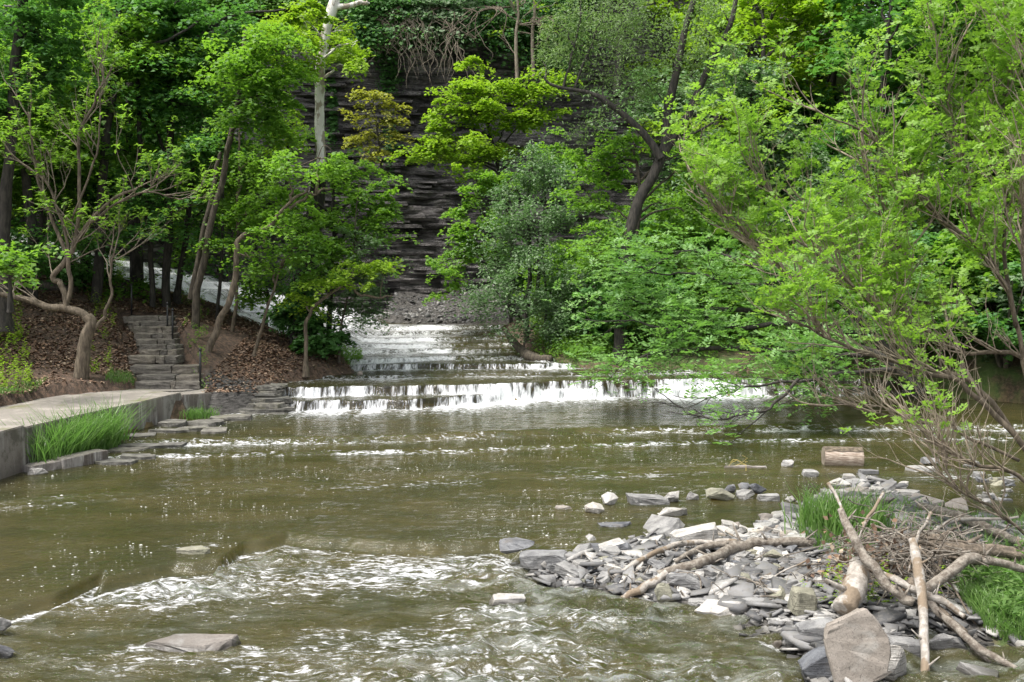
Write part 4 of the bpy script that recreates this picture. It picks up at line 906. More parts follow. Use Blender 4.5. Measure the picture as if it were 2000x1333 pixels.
def grass(name, label, base, n, H, lean=.45, w=.012, sp=None, cat='grass', mt='grass', kind='stuff'):
    C = base(n); hh = rng.uniform(.55, 1.15, n)*H
    o = link(name, mesh_np(name, *blades(C, hh, lean, w), M[mt]), label=label, category=cat)
    if kind: o['kind'] = kind
    return o
def on_ground(x, y): return np.stack([x, y, ground(x, y)-.02], 1)
def base_poly(P, zg=0.1, up=None):
    P = np.array([G(a, b, 0, zg)[:2] if len(p) == 2 else p for p in P for a, b in [p[:2]]])
    def f(n):
        x = rng.uniform(P[:, 0].min(), P[:, 0].max(), n*6); y = rng.uniform(P[:, 1].min(), P[:, 1].max(), n*6); k = poly_sd(x, y, P) > 0
        x = x[k][:n]; y = y[k][:n]
        while len(x) < n: x = np.concatenate([x, x+.01])[:n]; y = np.concatenate([y, y])[:n]
        return on_ground(x, y)
    return f
def base_gauss(px, py, sx, sy, zg=.1, z=None):
    c = G(px, py, 0, zg)
    def f(n):
        x = c[0]+rng.normal(size=n)*sx; y = c[1]+rng.normal(size=n)*sy; p = on_ground(x, y)
        if z is not None: p[:, 2] = np.maximum(p[:, 2], z)
        return p
    return f
# tall clump against the wall: stands along the wall foot
def wallfoot(n):
    t = np.clip(rng.beta(1.3, 1.3, n), 0, 1); y = 17.35+t*2.6; x = -8.56+(y-17.3)*.1436+.05+rng.uniform(0, 1, n)**1.3*.42; return np.stack([x, y, np.full(n, .05)+.0*x], 1)
grass('tall_grass', 'tall lush green grass clump growing against the concrete wall at the water edge', wallfoot, 1300, 1.25, .62, .022)
grass('tall_grass', 'tall bright grass tuft growing out of the stones in the middle of the bar', base_gauss(1618, 1045, .20, .22), 420, .70, .42, .020)
grass('tall_grass', 'smaller green grass tuft right of the bar tuft behind the leaning branch', base_gauss(1695, 1035, .16, .2), 230, .58, .45, .019)
grass('low_grass', 'low green grass at the foot of the two tall tufts on the bar', base_poly([(1560, 1060), (1600, 1030), (1720, 1050), (1690, 1110), (1600, 1085)]), 700, .22, .6, .012)
grass('bank_grass', 'fine dense green grass covering the bank at the lower right corner', base_poly([(1880, 1140), (2060, 1110), (2200, 1160), (2080, 1265), (1930, 1245), (1870, 1170)]), 6500, .30, .6, .009)
grass('bank_grass', 'low grass behind the driftwood pile at the right frame edge', lambda n: on_ground(rng.uniform(5.0, 8.5, n), rng.uniform(11.2, 14.5, n)), 2600, .24, .6, .011)
grass('wall_grass', 'thin grass on top of the concrete wall path at far left', base_poly([(-150, 800), (-100, 765), (95, 765), (60, 793)], .95), 1500, .16, .5, .012)
grass('bank_edge_grass', 'short green grass at the water edge below the left bank trees', base_poly([(575, 730), (600, 700), (700, 705), (712, 735)], .95), 1500, .28, .6, .016)
grass('bank_edge_grass', 'green grass fringe below the fallen log on the right bank', base_poly([(1060, 712), (1075, 690), (1230, 690), (1250, 716)], 1.1), 2000, .28, .6, .016)
grass('step_grass', 'grass tuft on the path just left of the lowest step', base_poly([(205, 768), (215, 745), (265, 750), (260, 768)], .95), 500, .2, .6, .012)
grass('ledge_weed', 'small green weeds sprouting at the foot of the wall end', lambda n: np.stack([rng.normal(-7.35, .22, n), rng.normal(23.1, .2, n), np.full(n, .34)], 1), 260, .3, .7, .018)
# broad-leaved weeds
def weeds(label, base, n, H, L, mt, name='weeds', cat='weeds'):
    C = base(n); V = []; mb = MB(); k = 9
    P = np.repeat(C, k, 0); t = np.tile(np.linspace(.25, 1, k), n); hh = np.repeat(rng.uniform(.5, 1.1, n)*H, k); a = rng.uniform(0, 6.3, n*k)
    dirs = np.stack([np.cos(a), np.sin(a), .35+0*a], 1); P = P+np.array([0, 0, 1])*(t*hh)[:, None]+dirs*L*.45+np.repeat(rng.normal(size=(n, 3))*.06, k, 0)*t[:, None]
    o = link(name, mesh_np(name, *leaves(P, up_normals(n*k, .4), L*rng.uniform(.6, 1.2, n*k), .38, .12, dirs), M[mt]), label=label, category=cat, kind='stuff')
weeds('leafy green weeds mixed in the grass of the lower right bank', base_poly([(1890, 1150), (1960, 1120), (2200, 1110), (2200, 1230), (1960, 1225)]), 300, .26, .12, 'grass')
weeds('small green seedlings among the driftwood twigs', lambda n: np.array([W(random.choice([1720, 1625, 1830, 1735])+random.gauss(0, 14), random.choice([1140, 1190])+random.gauss(0, 14), 9.9) for _ in range(n)]), 50, .10, .05, 'bright')
weeds('leafy plants at the left frame edge below the wall path', base_poly([(-150, 760), (-100, 680), (25, 690), (70, 755), (20, 770)], 1.2), 700, .45, .10, 'bright')
weeds('yellow green weeds beside the trunk of the bare branched tree', base_poly([(170, 735), (180, 690), (245, 640), (245, 690), (215, 740)], 1.5), 220, .5, .09, 'bright')
weeds('green plants right of the staircase beside the handrail', base_poly([(345, 700), (348, 650), (372, 650), (410, 712), (395, 720)], 1.3), 140, .35, .09, 'maple')
weeds('leafy green undergrowth along the right bank under the trees', lambda n: on_ground(rng.uniform(1.6, 12, n), 31.6-rng.beta(1, 1, n)*1.0+rng.uniform(0, 1.2, n)), 1500, .5, .12, 'maple')
weeds('leafy plants behind the curved fallen log', lambda n: on_ground(rng.uniform(.7, 3.4, n), rng.uniform(31.3, 38, n)), 700, .55, .13, 'maple')
weeds('low green plants at the tip of the left bank', base_poly([(620, 725), (640, 695), (700, 700), (712, 730)], 1.0), 260, .42, .11, 'maple')
# leaf litter
n = 30000; x = rng.uniform(-16, -4, n*3); y = rng.uniform(20, 34, n*3); k = (poly_sd(x, y, RIVER) < -.15) & (poly_sd(x, y, WALK) < -.1) & ~((x > -9.3) & (x < -7.75) & (y > 24.3) & (y < 29.4)) & (fbm(x, y, 88, 3) > rng.uniform(.2, .6, n*3)); x = x[k][:n]; y = y[k][:n]
link('leaf_litter', mesh_np('leaf_litter', *leaves(np.stack([x, y, ground(x, y)+.015], 1), up_normals(len(x), .35), .10*rng.uniform(.5, 1.2, len(x)), .7), M['litter']), kind='stuff', label='brown fallen leaves covering the left bank', category='leaf litter')

# ------------------------------------------------------------------ trees
def B(px, py, rx, rz, d, ry=None):
    """an ellipsoid of foliage measured in the photo at distance d"""
    m_ = d/FPX; return (W(px, py, d), rx*m_, rz*m_, (ry if ry is not None else min(rx*m_, 1.8)))
def tree(name, label, pts, radii, bark, blobs, leafm, cat='tree', extra=(), base_off=-.1, group=None, lr=.05, twk=None, wob=.12, **kw):
    b = np.array(pts[0]); root = thing(name, label, cat, tuple(b), group)
    mb = MB(); c = curve(pts, 8, wob, int(abs(b[0])*77) % 991); c0 = c[0].copy(); c0[2] -= .35
    c = np.vstack([c0, c]); rr = np.interp(np.linspace(0, 1, len(c)), np.linspace(0, 1, len(radii)), radii); rr[0] *= 1.6; rr[1] *= 1.25
    rr = rr*.82*(.92+.16*vn(np.arange(len(c))*.7, b[0], 5)); rr[0] *= 1.15; mb.tube(c, rr, 9); link('trunk', mb.mesh('trunk', bark, root), root); allc = [c]
    for e in extra:
        ec = curve(e[0], 7, wob, int(abs(e[0][0][0])*53) % 983); mb = MB(); mb.tube(ec, e[1], 7); link('branch', mb.mesh('branch', bark, root), root); allc.append(ec)
    if blobs: build_crown(root, blobs, leafm, limb_from=np.vstack(allc), limb_mat=bark, lr=lr, **kw)
    return root
def T(pts, d): return [W(p[0], p[1], d if len(p) < 3 else p[2]) for p in pts]
# --- left bank wood
tree('maple_tree', 'dark thick trunked tree at the far left edge of the frame', T([(8, 620), (8, 440), (18, 300), (30, 150), (45, 0), (60, -150)], 25), [.2, .17, .15, .13], M['bark_dark'],
     [B(60, 60, 130, 60, 25), B(90, 150, 120, 40, 25.5), B(-40, 200, 100, 60, 25), B(130, -40, 150, 60, 25)], M['maple_dark'], nleaf=80, L=.14)
tree('maple_tree', 'tall dark tree rising behind the bare branched tree on the left', T([(186, 600), (196, 480), (200, 350), (215, 200), (232, 80), (240, -100)], 30), [.2, .17, .15, .12], M['bark_dark'],
     [B(230, 60, 120, 50, 30), B(180, 180, 120, 50, 30.5), B(300, 120, 110, 40, 30), B(140, 300, 90, 50, 31), B(260, 300, 90, 50, 31)], M['maple'], nleaf=80, L=.15,
     extra=[(T([(225, 140), (290, 95), (340, 70), (420, 20)], 30), [.08, .05, .03]), (T([(200, 330), (170, 250), (150, 150)], 30), [.07, .04])])
tree('maple_tree', 'slim dark tree left of the staircase top', T([(298, 612), (296, 520), (285, 400), (270, 200), (268, 50), (260, -100)], 30.5), [.11, .10, .08, .06], M['bark_dark'],
     [B(290, 400, 90, 45, 30), B(250, 460, 80, 30, 29.5), B(330, 330, 90, 40, 30)], M['maple_dark'], nleaf=70, L=.14)
tree('maple_tree', 'stout dark tree standing directly behind the top of the staircase', T([(324, 612), (326, 540), (330, 380), (332, 250), (335, 120), (350, -60)], 31), [.17, .15, .13, .1], M['bark_dark'],
     [B(340, 200, 130, 55, 30.5), B(420, 280, 100, 40, 30), B(300, 20, 130, 60, 31), B(430, 60, 120, 60, 31), B(380, 130, 120, 50, 31)], M['maple_dark'], nleaf=80, L=.14,
     extra=[(T([(330, 330), (300, 240), (280, 210)], 31), [.06, .03]), (T([(332, 140), (400, 60), (460, 30), (560, 20)], 31), [.07, .05, .03])])
tree('maple_tree', 'slender leaning tree between the stout tree and the curved pair', T([(346, 575), (365, 450), (378, 320), (385, 230), (395, 100)], 32), [.12, .11, .09, .06], M['bark_dark'],
     [B(450, 190, 110, 40, 31), B(510, 250, 90, 35, 30.5), B(430, 400, 90, 45, 31)], M['maple'], nleaf=80, L=.14)
tree('maple_tree', 'curved brown tree right of the handrail with its stem bending right', T([(381, 652), (384, 580), (398, 500), (430, 370), (448, 290), (465, 190), (480, 60)], 28.5), [.15, .13, .11, .09, .06], M['bark'],
     [B(480, 150, 100, 45, 28), B(530, 90, 110, 50, 28), B(470, 230, 90, 30, 27.5), B(560, 180, 70, 35, 28)], M['maple'], nleaf=85, L=.13,
     extra=[(T([(372, 585), (400, 450), (425, 330), (432, 300)], 28.8), [.09, .07, .05])])
tree('crooked_tree', 'crooked bare limbed tree bending sharply to the right over the bank', T([(402, 698), (425, 640), (452, 560), (458, 500), (470, 462), (520, 440), (565, 400), (602, 368)], 26.8), [.12, .11, .10, .08, .06, .04], M['bark_tan'],
     [B(560, 330, 80, 35, 26.8), B(620, 310, 60, 30, 27), B(540, 440, 60, 25, 26.8), B(500, 500, 60, 25, 27)], M['maple'], nleaf=80, L=.12,
     extra=[(T([(565, 408), (610, 380), (650, 368)], 26.8), [.05, .025])], wob=.2)
tree('sapling', 'thin straight sapling just right of the crooked tree', T([(452, 662), (462, 560), (466, 420), (468, 200)], 29.5), [.075, .06, .045, .03], M['bark_tan'],
     [B(470, 330, 60, 40, 29.5), B(440, 480, 70, 25, 29), B(480, 420, 70, 30, 29)], M['maple'], nleaf=80, L=.12)
tree('sapling', 'thin sapling with two stems between the crooked tree and the white slide', T([(424, 620), (430, 540), (434, 430), (436, 330)], 31), [.07, .06, .04], M['bark_dark'],
     [B(420, 520, 50, 25, 31), B(400, 330, 70, 40, 32), B(420, 450, 60, 25, 31)], M['maple_dark'], nleaf=70, L=.13)
tree('sapling', 'slim leaning sapling in front of the white slide left of the ivy covered trunk', T([(495, 698), (512, 640), (535, 570), (552, 510)], 27.6), [.065, .055, .04, .025], M['bark_tan'],
     [B(560, 500, 60, 22, 27.6), B(600, 470, 70, 22, 27.4), B(520, 520, 50, 16, 27.6)], M['maple'], nleaf=80, L=.11)
syc = tree('sycamore_tree', 'white barked sycamore with a dark ivy clad lower trunk', T([(585, 650), (592, 560), (608, 470), (622, 360), (626, 280), (624, 200), (634, 90), (655, -20), (670, -120)], 31), [.30, .24, .20, .19, .18, .2, .17], M['syc'],
     [B(695, 85, 30, 26, 30), B(670, 60, 22, 16, 31.5), B(590, 30, 40, 30, 30), B(710, 125, 26, 14, 30), B(575, 130, 40, 30, 30), B(560, 70, 50, 36, 30), B(672, 100, 20, 20, 31.8)], M['bright'], nleaf=110, L=.12, srad=.5,
     extra=[(T([(650, 15), (690, 8), (718, 2)], 31), [.1, .08, .06])])
# dark, ivy grown lower bole
mb = MB(); c = curve(T([(584, 655), (592, 560), (608, 470), (621, 372), (624, 345)], 31), 8); mb.tube(c, np.linspace(.36, .205, len(c)), 10)
link('lower_bark', mb.mesh('lower_bark', M['bark_dark'], syc), syc)
P = c[rng.integers(0, len(c), 5000)]; off = rng.normal(size=(5000, 3)); off[:, 2] *= .3; off /= np.linalg.norm(off, axis=1)[:, None]
P = P+off*rng.uniform(.3, .75, 5000)[:, None]*np.array([1, 1, .6]); P[:, 2] += rng.uniform(-.3, .3, 5000)
k = P[:, 2] < W(600, 540, 31)[2]+rng.uniform(-1, 1.2, 5000)
link('ivy', mesh_np('ivy', localise(leaves(P[k], off[k]+np.array([0, 0, .5]), .12)[0], syc), leaves(P[k], off[k], .12)[1], M['ivy']), syc)
tree('maple_tree', 'spreading maple with golden tipped leaves below the white sycamore', T([(640, 690), (645, 600), (650, 500), (652, 400), (650, 330)], 30), [.10, .09, .07, .04], M['bark_dark'],
     [B(660, 330, 60, 26, 30), B(720, 370, 60, 24, 29.5), B(690, 420, 80, 28, 29.5), B(740, 450, 55, 20, 29.5), B(650, 480, 80, 26, 29), B(700, 520, 65, 18, 29), B(600, 430, 70, 30, 29), B(610, 540, 70, 22, 28.5), B(720, 320, 40, 16, 30), B(565, 380, 60, 30, 29), B(750, 400, 30, 14, 29.5)], M['maple'], nleaf=95, L=.115, srad=.55)
tree('golden_maple', 'small golden leaved maple growing in front of the cliff left of centre', T([(745, 330), (742, 290), (735, 240), (728, 200)], 41), [.06, .05, .03], M['bark_dark'],
     [B(735, 190, 38, 14, 41), B(765, 205, 34, 10, 41), B(700, 185, 20, 10, 41), B(750, 235, 38, 12, 41), B(710, 225, 26, 10, 41), B(720, 265, 34, 10, 41), B(775, 265, 22, 8, 41), B(745, 300, 24, 14, 41), B(690, 272, 16, 8, 41)], M['yellow'], nleaf=60, L=.13, srad=.5, lr=.03)
tree('sapling', 'slender twiggy sapling with grey green leaves at the tip of the left bank', T([(662, 700), (668, 640), (682, 560), (692, 460), (700, 360)], 29), [.045, .04, .03, .015], M['bark'],
     [B(720, 580, 50, 25, 29), B(690, 540, 70, 26, 29.3), B(740, 510, 45, 18, 29), B(700, 460, 55, 22, 29), B(720, 620, 45, 25, 29), B(660, 600, 45, 25, 29.5), B(740, 560, 34, 14, 29)], M['silver'], nleaf=60, L=.10, srad=.5, lr=.02)
tree('arched_tree', 'small pale tree with a branch arching to the right at the bank tip', T([(597, 712), (599, 650), (606, 610), (640, 575), (688, 557)], 27.4), [.075, .065, .055, .04], M['bark_tan'],
     [B(640, 560, 50, 16, 27.4), B(700, 520, 60, 12, 27.4), B(745, 518, 24, 8, 27.4), B(600, 590, 40, 25, 27.6)], M['bright'], nleaf=80, L=.10, srad=.45, lr=.02,
     extra=[(T([(688, 557), (702, 575), (745, 582), (765, 578)], 27.4), [.04, .035, .02])])
tree('green_shrub', 'dark leafy shrub hugging the foot of the ivy clad sycamore', T([(570, 665), (572, 640), (580, 600)], 30), [.06, .05, .03], M['bark_dark'],
     [B(560, 590, 40, 40, 30), B(620, 630, 40, 30, 29.5), B(600, 670, 50, 22, 29), B(540, 620, 30, 25, 30), B(660, 670, 40, 20, 28.8)], M['ivy'], cat='shrub', nleaf=90, L=.15, srad=.45)
# understory fill on the left bank
for i, (px, py, rx, rz, d, m_, lab) in enumerate([
    (60, 480, 110, 60, 28, 'maple_dark', 'dark green shrub mass low at the far left under the trees'),
    (160, 520, 90, 45, 31, 'maple_dark', 'dark shrub behind the bent trunk of the bare branched tree'),
    (240, 560, 60, 28, 31, 'maple', 'green shrub just left of the lone black post'),
    (80, 350, 110, 80, 31, 'maple', 'mid green understory tree behind the bare branched tree'),
    (20, 510, 40, 40, 21, 'maple', 'pale green bush hanging in at the left frame edge'),
    (480, 330, 90, 60, 33, 'maple', 'sunny green understory tree behind the crooked tree'),
    (560, 250, 40, 60, 33, 'bright', 'bright leafy young tree just left of the sycamore stem'),
    (520, 560, 70, 40, 33.2, 'maple', 'green sapling leaves above the white slide'),
    (200, 400, 90, 70, 33, 'maple_dark', 'deep green understory tree above the staircase top'),
    (540, 60, 90, 50, 34, 'bright', 'bright sunlit crown high above the crooked tree'),
    (420, 330, 70, 50, 34, 'bright', 'bright sunlit young tree behind the curved brown tree'),
    (110, 240, 90, 50, 33, 'bright', 'bright sunlit crown behind the bare branched tree'),
    (500, 420, 70, 40, 33, 'maple', 'fresh green young tree behind the crooked stem')]):
    tree('understory_tree', lab, T([(px, py+rz*1.7), (px+3, py+rz*.5), (px, py-rz*.3)], d), [.05, .04, .02], M['bark_dark'], [B(px-rx*.4, py, rx*.6, rz, d), B(px+rx*.4, py-rz*.3, rx*.6, rz*.8, d+.5), B(px, py+rz*.3, rx*.7, rz*.6, d-.3)], M[m_], nleaf=75, L=.13, srad=.6)

def grow(segs, p, d, L, r, depth, up=.15, spread=.6, shrink=.62, kids=3, tips=None, rr=random):
    """recursive branching; segs gets (pts, radii)"""
    d = d/np.linalg.norm(d); pts = [p]; q = p.copy(); dd = d.copy(); n_ = 5
    for i in range(n_):
        dd = dd+np.array([rr.gauss(0, .16), rr.gauss(0, .16), rr.gauss(0, .12)+up*.35]); dd /= np.linalg.norm(dd); q = q+dd*L/n_; pts.append(q.copy())
    segs.append((np.array(pts), [r, r*.75, r*.45 if depth else r*.25]))
    if depth == 0:
        tips.append((pts[-1], dd)); tips.append((pts[-3], dd)); return
    for k in range(kids):
        i = rr.randint(1, n_); s = np.array([rr.gauss(0, 1), rr.gauss(0, 1), rr.gauss(0, 1)]); s -= s.dot(dd)*dd; s /= np.linalg.norm(s)+1e-6
        grow(segs, pts[i], dd+s*spread*rr.uniform(.6, 1.4)+np.array([0, 0, up]), L*shrink*rr.uniform(.7, 1.2), r*(1-.11*i)*.6, depth-1, up, spread, shrink, kids, tips, rr)
    tips.append((pts[-1], dd))
def fronds(tips, n_per, Lf, pairs, Ls, mt, name, root, jit=.12, wr=.45, droop=.5):
    C = []; Dd = []; Nn = []
    for p, d in tips:
        for _ in range(n_per if isinstance(n_per, int) else (1 if rng.random() < n_per else 0)):
            a = rng.uniform(0, 6.28); f = np.array([math.cos(a), math.sin(a), rng.uniform(-.1, .6)])+d*.7; f /= np.linalg.norm(f); q = p+rng.normal(size=3)*jit
            L = Lf*rng.uniform(.6, 1.2); side = np.cross(f, [0, 0, 1.]); side /= np.linalg.norm(side)+1e-6; nn = np.cross(side, f)
            for k in range(pairs):
                t = (k+.6)/pairs; c = q+f*L*t-np.array([0, 0, 1])*droop*L*t*t*.6
                for s in (-1, 1): C.append(c+side*s*Ls*.5); Dd.append(side*s+f*.45); Nn.append(nn+rng.normal(size=3)*.25)
            C.append(q+f*L*1.05-np.array([0, 0, 1])*droop*L*.6); Dd.append(f); Nn.append(nn)
    C = np.array(C); v, f = leaves(C, np.array(Nn), Ls*rng.uniform(.75, 1.2, len(C)), wr, .08, np.array(Dd))
    NT[0] += len(C)*2
    return link(name, mesh_np(name, localise(v, root), f, M[mt]), root)
# --- bare branched tree on the left (sumac like)
rt = thing('bare_branched_tree', 'low tree with pale twisting bare branches and sparse leaf tufts on the left bank', 'tree', tuple(G(160, 738, 0, 1.0)))
d0 = 23.7
stems = [([(158, 742), (162, 700), (168, 660), (178, 632), (170, 618)], [.18, .15, .14, .13]),
         ([(178, 632), (160, 612), (125, 602), (95, 600), (60, 588), (0, 575), (-60, 570)], [.11, .095, .09, .08, .06, .05]),
         ([(130, 602), (125, 570), (115, 550), (105, 540), (135, 500), (150, 470), (170, 440), (215, 395), (260, 370)], [.075, .07, .065, .06, .045, .03]),
         ([(128, 600), (138, 560), (130, 500), (110, 440), (80, 370), (65, 300), (55, 220)], [.06, .055, .045, .035, .02]),
         ([(150, 470), (152, 420), (155, 330), (158, 260), (190, 190), (220, 130)], [.05, .045, .04, .03, .015]),
         ([(182, 648), (200, 620), (215, 580), (220, 520), (222, 480)], [.045, .04, .03, .02]),
         ([(135, 500), (125, 440), (95, 360), (30, 310), (0, 270)], [.04, .035, .025, .015]),
         ([(170, 440), (230, 400), (290, 375), (340, 390)], [.035, .03, .02, .01]),
         ([(140, 430), (180, 330), (195, 260), (193, 190), (178, 110)], [.03, .025, .018, .01])]
mb = MB(); segs = []; tips = []; rr = random.Random(5)
for i, (pp, ra) in enumerate(stems):
    c = curve(T(pp, d0), 7, .12 if i > 1 else .03, i); mb.tube(c, ra, 10 if i == 0 else 8)
    if i >= 1:
        for _ in range(7 if i in (2, 7) else 5):
            j = rr.randint(len(c)//3, len(c)-1); tdir = c[min(j+1, len(c)-1)]-c[max(j-1, 0)]; tdir /= np.linalg.norm(tdir)+1e-6
            grow(segs, c[j], tdir+np.array([rr.gauss(0, .7), rr.gauss(0, .5), rr.uniform(0, .8)]), rr.uniform(.8, 1.5), .018, 2, .2, .7, .62, 3, tips, rr)
link('trunk', mb.mesh('trunk', M['bark_tan'], rt), rt)
mb = MB()
for p, ra in segs: mb.tube(p, ra, 4, False)
link('twigs', mb.mesh('twigs', M['bark_pale'], rt), rt)
C = []; Dd = []
for p, d in tips:
    if rng.random() < .62 and (p[2] > W(0, 520, d0)[2] or rng.random() < .25):
        k = rng.integers(5, 9)
        for _ in range(k):
            dv = rng.normal(size=3)*.8+np.array([0, 0, .3]); dv /= np.linalg.norm(dv); C.append(p+dv*.07); Dd.append(dv)
C = np.array(C); v, f = leaves(C, up_normals(len(C), .5), .15*rng.uniform(.7, 1.2, len(C)), .36, .1, np.array(Dd)); link('leaves', mesh_np('leaves', localise(v, rt), f, M['locust']), rt)

# --- centre and right trees
tree('bright_maple', 'bright yellow green maple spreading in front of the cliff at centre', T([(1000, 640), (1000, 500), (985, 380), (960, 280), (940, 180)], 42), [.15, .13, .10, .06], M['bark_dark'],
     [B(905, 165, 30, 20, 41), B(870, 205, 45, 26, 41), B(850, 245, 30, 12, 41), B(950, 175, 60, 18, 41), B(1020, 180, 60, 22, 41), B(930, 220, 70, 22, 41), B(1010, 235, 70, 26, 41), B(850, 290, 50, 18, 40.5), B(900, 280, 70, 24, 40.5), B(970, 290, 60, 22, 41), B(1060, 220, 40, 22, 41), B(820, 305, 26, 10, 40.5), B(1080, 150, 40, 16, 41), B(925, 120, 40, 10, 42), B(905, 320, 50, 18, 40.5)], M['bright'], nleaf=85, L=.15, srad=.6, tilt=.4)
tree('maple_tree', 'mid green maple standing low behind the bright maple', T([(1000, 650), (990, 560), (960, 470), (940, 400)], 39), [.10, .08, .05], M['bark_dark'],
     [B(900, 410, 40, 22, 38.5), B(880, 450, 30, 12, 38.5), B(960, 430, 50, 26, 39), B(900, 500, 45, 14, 38.5), B(850, 515, 35, 12, 38), B(940, 480, 50, 20, 38.5), B(1000, 350, 60, 40, 39.5), B(930, 350, 50, 26, 39.5), B(890, 560, 20, 18, 38), B(1080, 300, 50, 36, 39)], M['maple'], nleaf=80, L=.14, srad=.6)
tree('silver_leaved_tree', 'bushy tree with silvery grey green leaves left of the big leaning tree', T([(1030, 690), (1030, 600), (1035, 500), (1032, 420), (1038, 330)], 34.5), [.11, .10, .08, .04], M['bark_dark'],
     [B(1040, 310, 40, 30, 34.5), B(1000, 370, 50, 32, 34), B(1080, 350, 60, 36, 34.5), B(1030, 430, 80, 36, 33.5), B(1100, 430, 50, 36, 34), B(980, 460, 40, 26, 33.5), B(1040, 510, 90, 34, 33), B(970, 570, 60, 30, 32.5), B(1050, 590, 80, 34, 32.5), B(1120, 550, 60, 40, 33), B(930, 595, 30, 14, 32.3), B(1000, 640, 50, 20, 32.3), B(970, 520, 40, 20, 33), B(1090, 650, 60, 22, 32.3)], M['silver'], dens=1.1, nleaf=80, L=.125, srad=.6, tilt=.8, droop=.1, flat=.4, wr=.5,
     extra=[(T([(1045, 600), (1060, 480), (1062, 400)], 34.5), [.08, .05, .03]), (T([(1065, 640), (1065, 560), (1055, 470)], 34), [.06, .04, .02])])
big = tree('leaning_tree', 'large dark leaning tree with two rising stems and a long arched limb', T([(1212, 690), (1212, 580), (1222, 490), (1245, 400), (1270, 350), (1298, 295), (1305, 220), (1330, 100), (1362, -30), (1380, -120)], 31), [.27, .22, .21, .20, .18, .12, .09], M['bark_dark'],
     [B(1130, 90, 70, 50, 31), B(1200, 60, 80, 50, 31), B(1180, 150, 60, 40, 31), B(1280, 80, 70, 60, 30.5), B(1380, 60, 60, 50, 31), B(1260, 160, 60, 45, 31), B(1090, 60, 50, 45, 31.5), B(1230, 10, 60, 35, 30), B(1400, 10, 80, 30, 31), B(1130, 20, 60, 30, 31), B(1120, 250, 45, 30, 31), B(1350, 150, 50, 50, 31.5), B(1060, 110, 30, 20, 31.5), B(1420, 110, 30, 35, 31)], M['willow'], nleaf=85, L=.13, srad=.65, tilt=1.1, droop=.5, flat=.45, wr=.26,
     extra=[(T([(1296, 298), (1340, 230), (1375, 150), (1420, 60), (1450, -40)], 31), [.16, .13, .11, .09, .06]), (T([(1290, 310), (1272, 280), (1235, 240), (1190, 205), (1150, 182), (1080, 168), (1062, 150)], 30.8), [.13, .12, .10, .08, .05, .03]),
            (T([(1100, 172), (1112, 130), (1130, 60), (1135, 0)], 30.8), [.04, .03, .02]), (T([(1122, 172), (1150, 100), (1180, 20)], 30.8), [.04, .03, .02]), (T([(1300, 290), (1340, 270), (1390, 240), (1410, 215)], 31), [.05, .04, .02])], lr=.035, wob=.08)
tree('companion_trunk_tree', 'slender straight trunk close behind the large leaning tree', T([(1230, 690), (1234, 560), (1240, 480), (1250, 380), (1240, 280)], 31.8), [.11, .10, .09, .05], M['bark'],
     [B(1170, 470, 50, 24, 31), B(1160, 520, 50, 16, 31), B(1310, 400, 50, 26, 33), B(1160, 400, 60, 26, 32), B(1190, 340, 60, 30, 33), B(1370, 330, 50, 25, 31), B(1370, 420, 50, 30, 31), B(1150, 310, 50, 30, 32.5), B(1210, 280, 50, 26, 32), B(1370, 290, 70, 26, 31.5)], M['maple'], nleaf=90, L=.13, srad=.6)
# bare pale stems by the cliff top
for (px, py, h, d, lab) in [(1010, 145, 190, 46, 'thin white stemmed bare tree on the cliff edge, the left one'), (1042, 140, 170, 46.5, 'thin white stemmed bare tree on the cliff edge, the right one')]:
    base = W(px, py, d); rt = thing('bare_sapling', lab, 'tree', tuple(base)); rr = random.Random(px); mb = MB(); c = curve(T([(px, py+10), (px-2, py-60), (px+2, py-130), (px-5, py-h)], d), 6, .1, 3); mb.tube(c, [.09, .08, .06, .04], 7); link('trunk', mb.mesh('trunk', M['bark_pale'], rt), rt)
    segs = []; tips = []
    for _ in range(8): j = rr.randint(4, len(c)-1); grow(segs, c[j], np.array([rr.uniform(-1, 1), rr.gauss(0, .3), rr.uniform(-.1, .6)]), 1.6, .03, 1, .1, .6, .6, 3, tips, rr)
    mb = MB()
    for p, ra in segs: mb.tube(p, ra, 4, False)
    link('twigs', mb.mesh('twigs', M['bark_pale'], rt), rt)
    C = np.array([t[0] for t in tips[::2]]); mb = MB()
    for c_ in C[::3]: mb.add(*spray(c_, .4, 30, None, L=.13))
    link('leaves', mb.mesh('leaves', M['bright'], rt, False), rt)
# hanging roots and ivy on the upper cliff
rt = thing('hanging_roots', 'tangle of pale bare roots hanging down the upper cliff face left of centre', 'roots', tuple(W(800, 60, 46))); mb = MB(); rr = random.Random(2)
for i in range(60):
    px = rr.choice([rr.gauss(800, 20), rr.gauss(800, 50), rr.gauss(890, 14), rr.uniform(740, 900)]); p0 = rr.uniform(15, 90); p1 = p0+rr.uniform(30, 110); q = [(px, p0)]; x_ = px
    for k in range(5): x_ += rr.gauss(0, 9); q.append((x_, p0+(p1-p0)*(k+1)/5))
    pts = []
    for a, b in q:
        y_ = W(a, b, 47); yy = cliff_y(np.array([y_[0]]), np.array([y_[2]]))[0]-.35; pts.append(W(a, b, min(yy, 46.3)))
    mb.tube(curve(pts, 3), [rr.uniform(.012, .035), .014, .005], 4, False)
link('roots', mb.mesh('roots', M['bark_pale'], rt), rt)
def cliff_leaves(px, py, sx, sy, n, L, off=.25):
    a = rng.normal(size=n)*sx+px; b = rng.normal(size=n)*sy+py; P = np.array([W(x_, y_, 48) for x_, y_ in zip(a, b)]); P[:, 1] = cliff_y(P[:, 0], P[:, 2])-rng.uniform(0, off, n)-.1
    return leaves(P, up_normals(n, .6)+np.array([0, -1.2, 0]), L*rng.uniform(.6, 1.3, n))
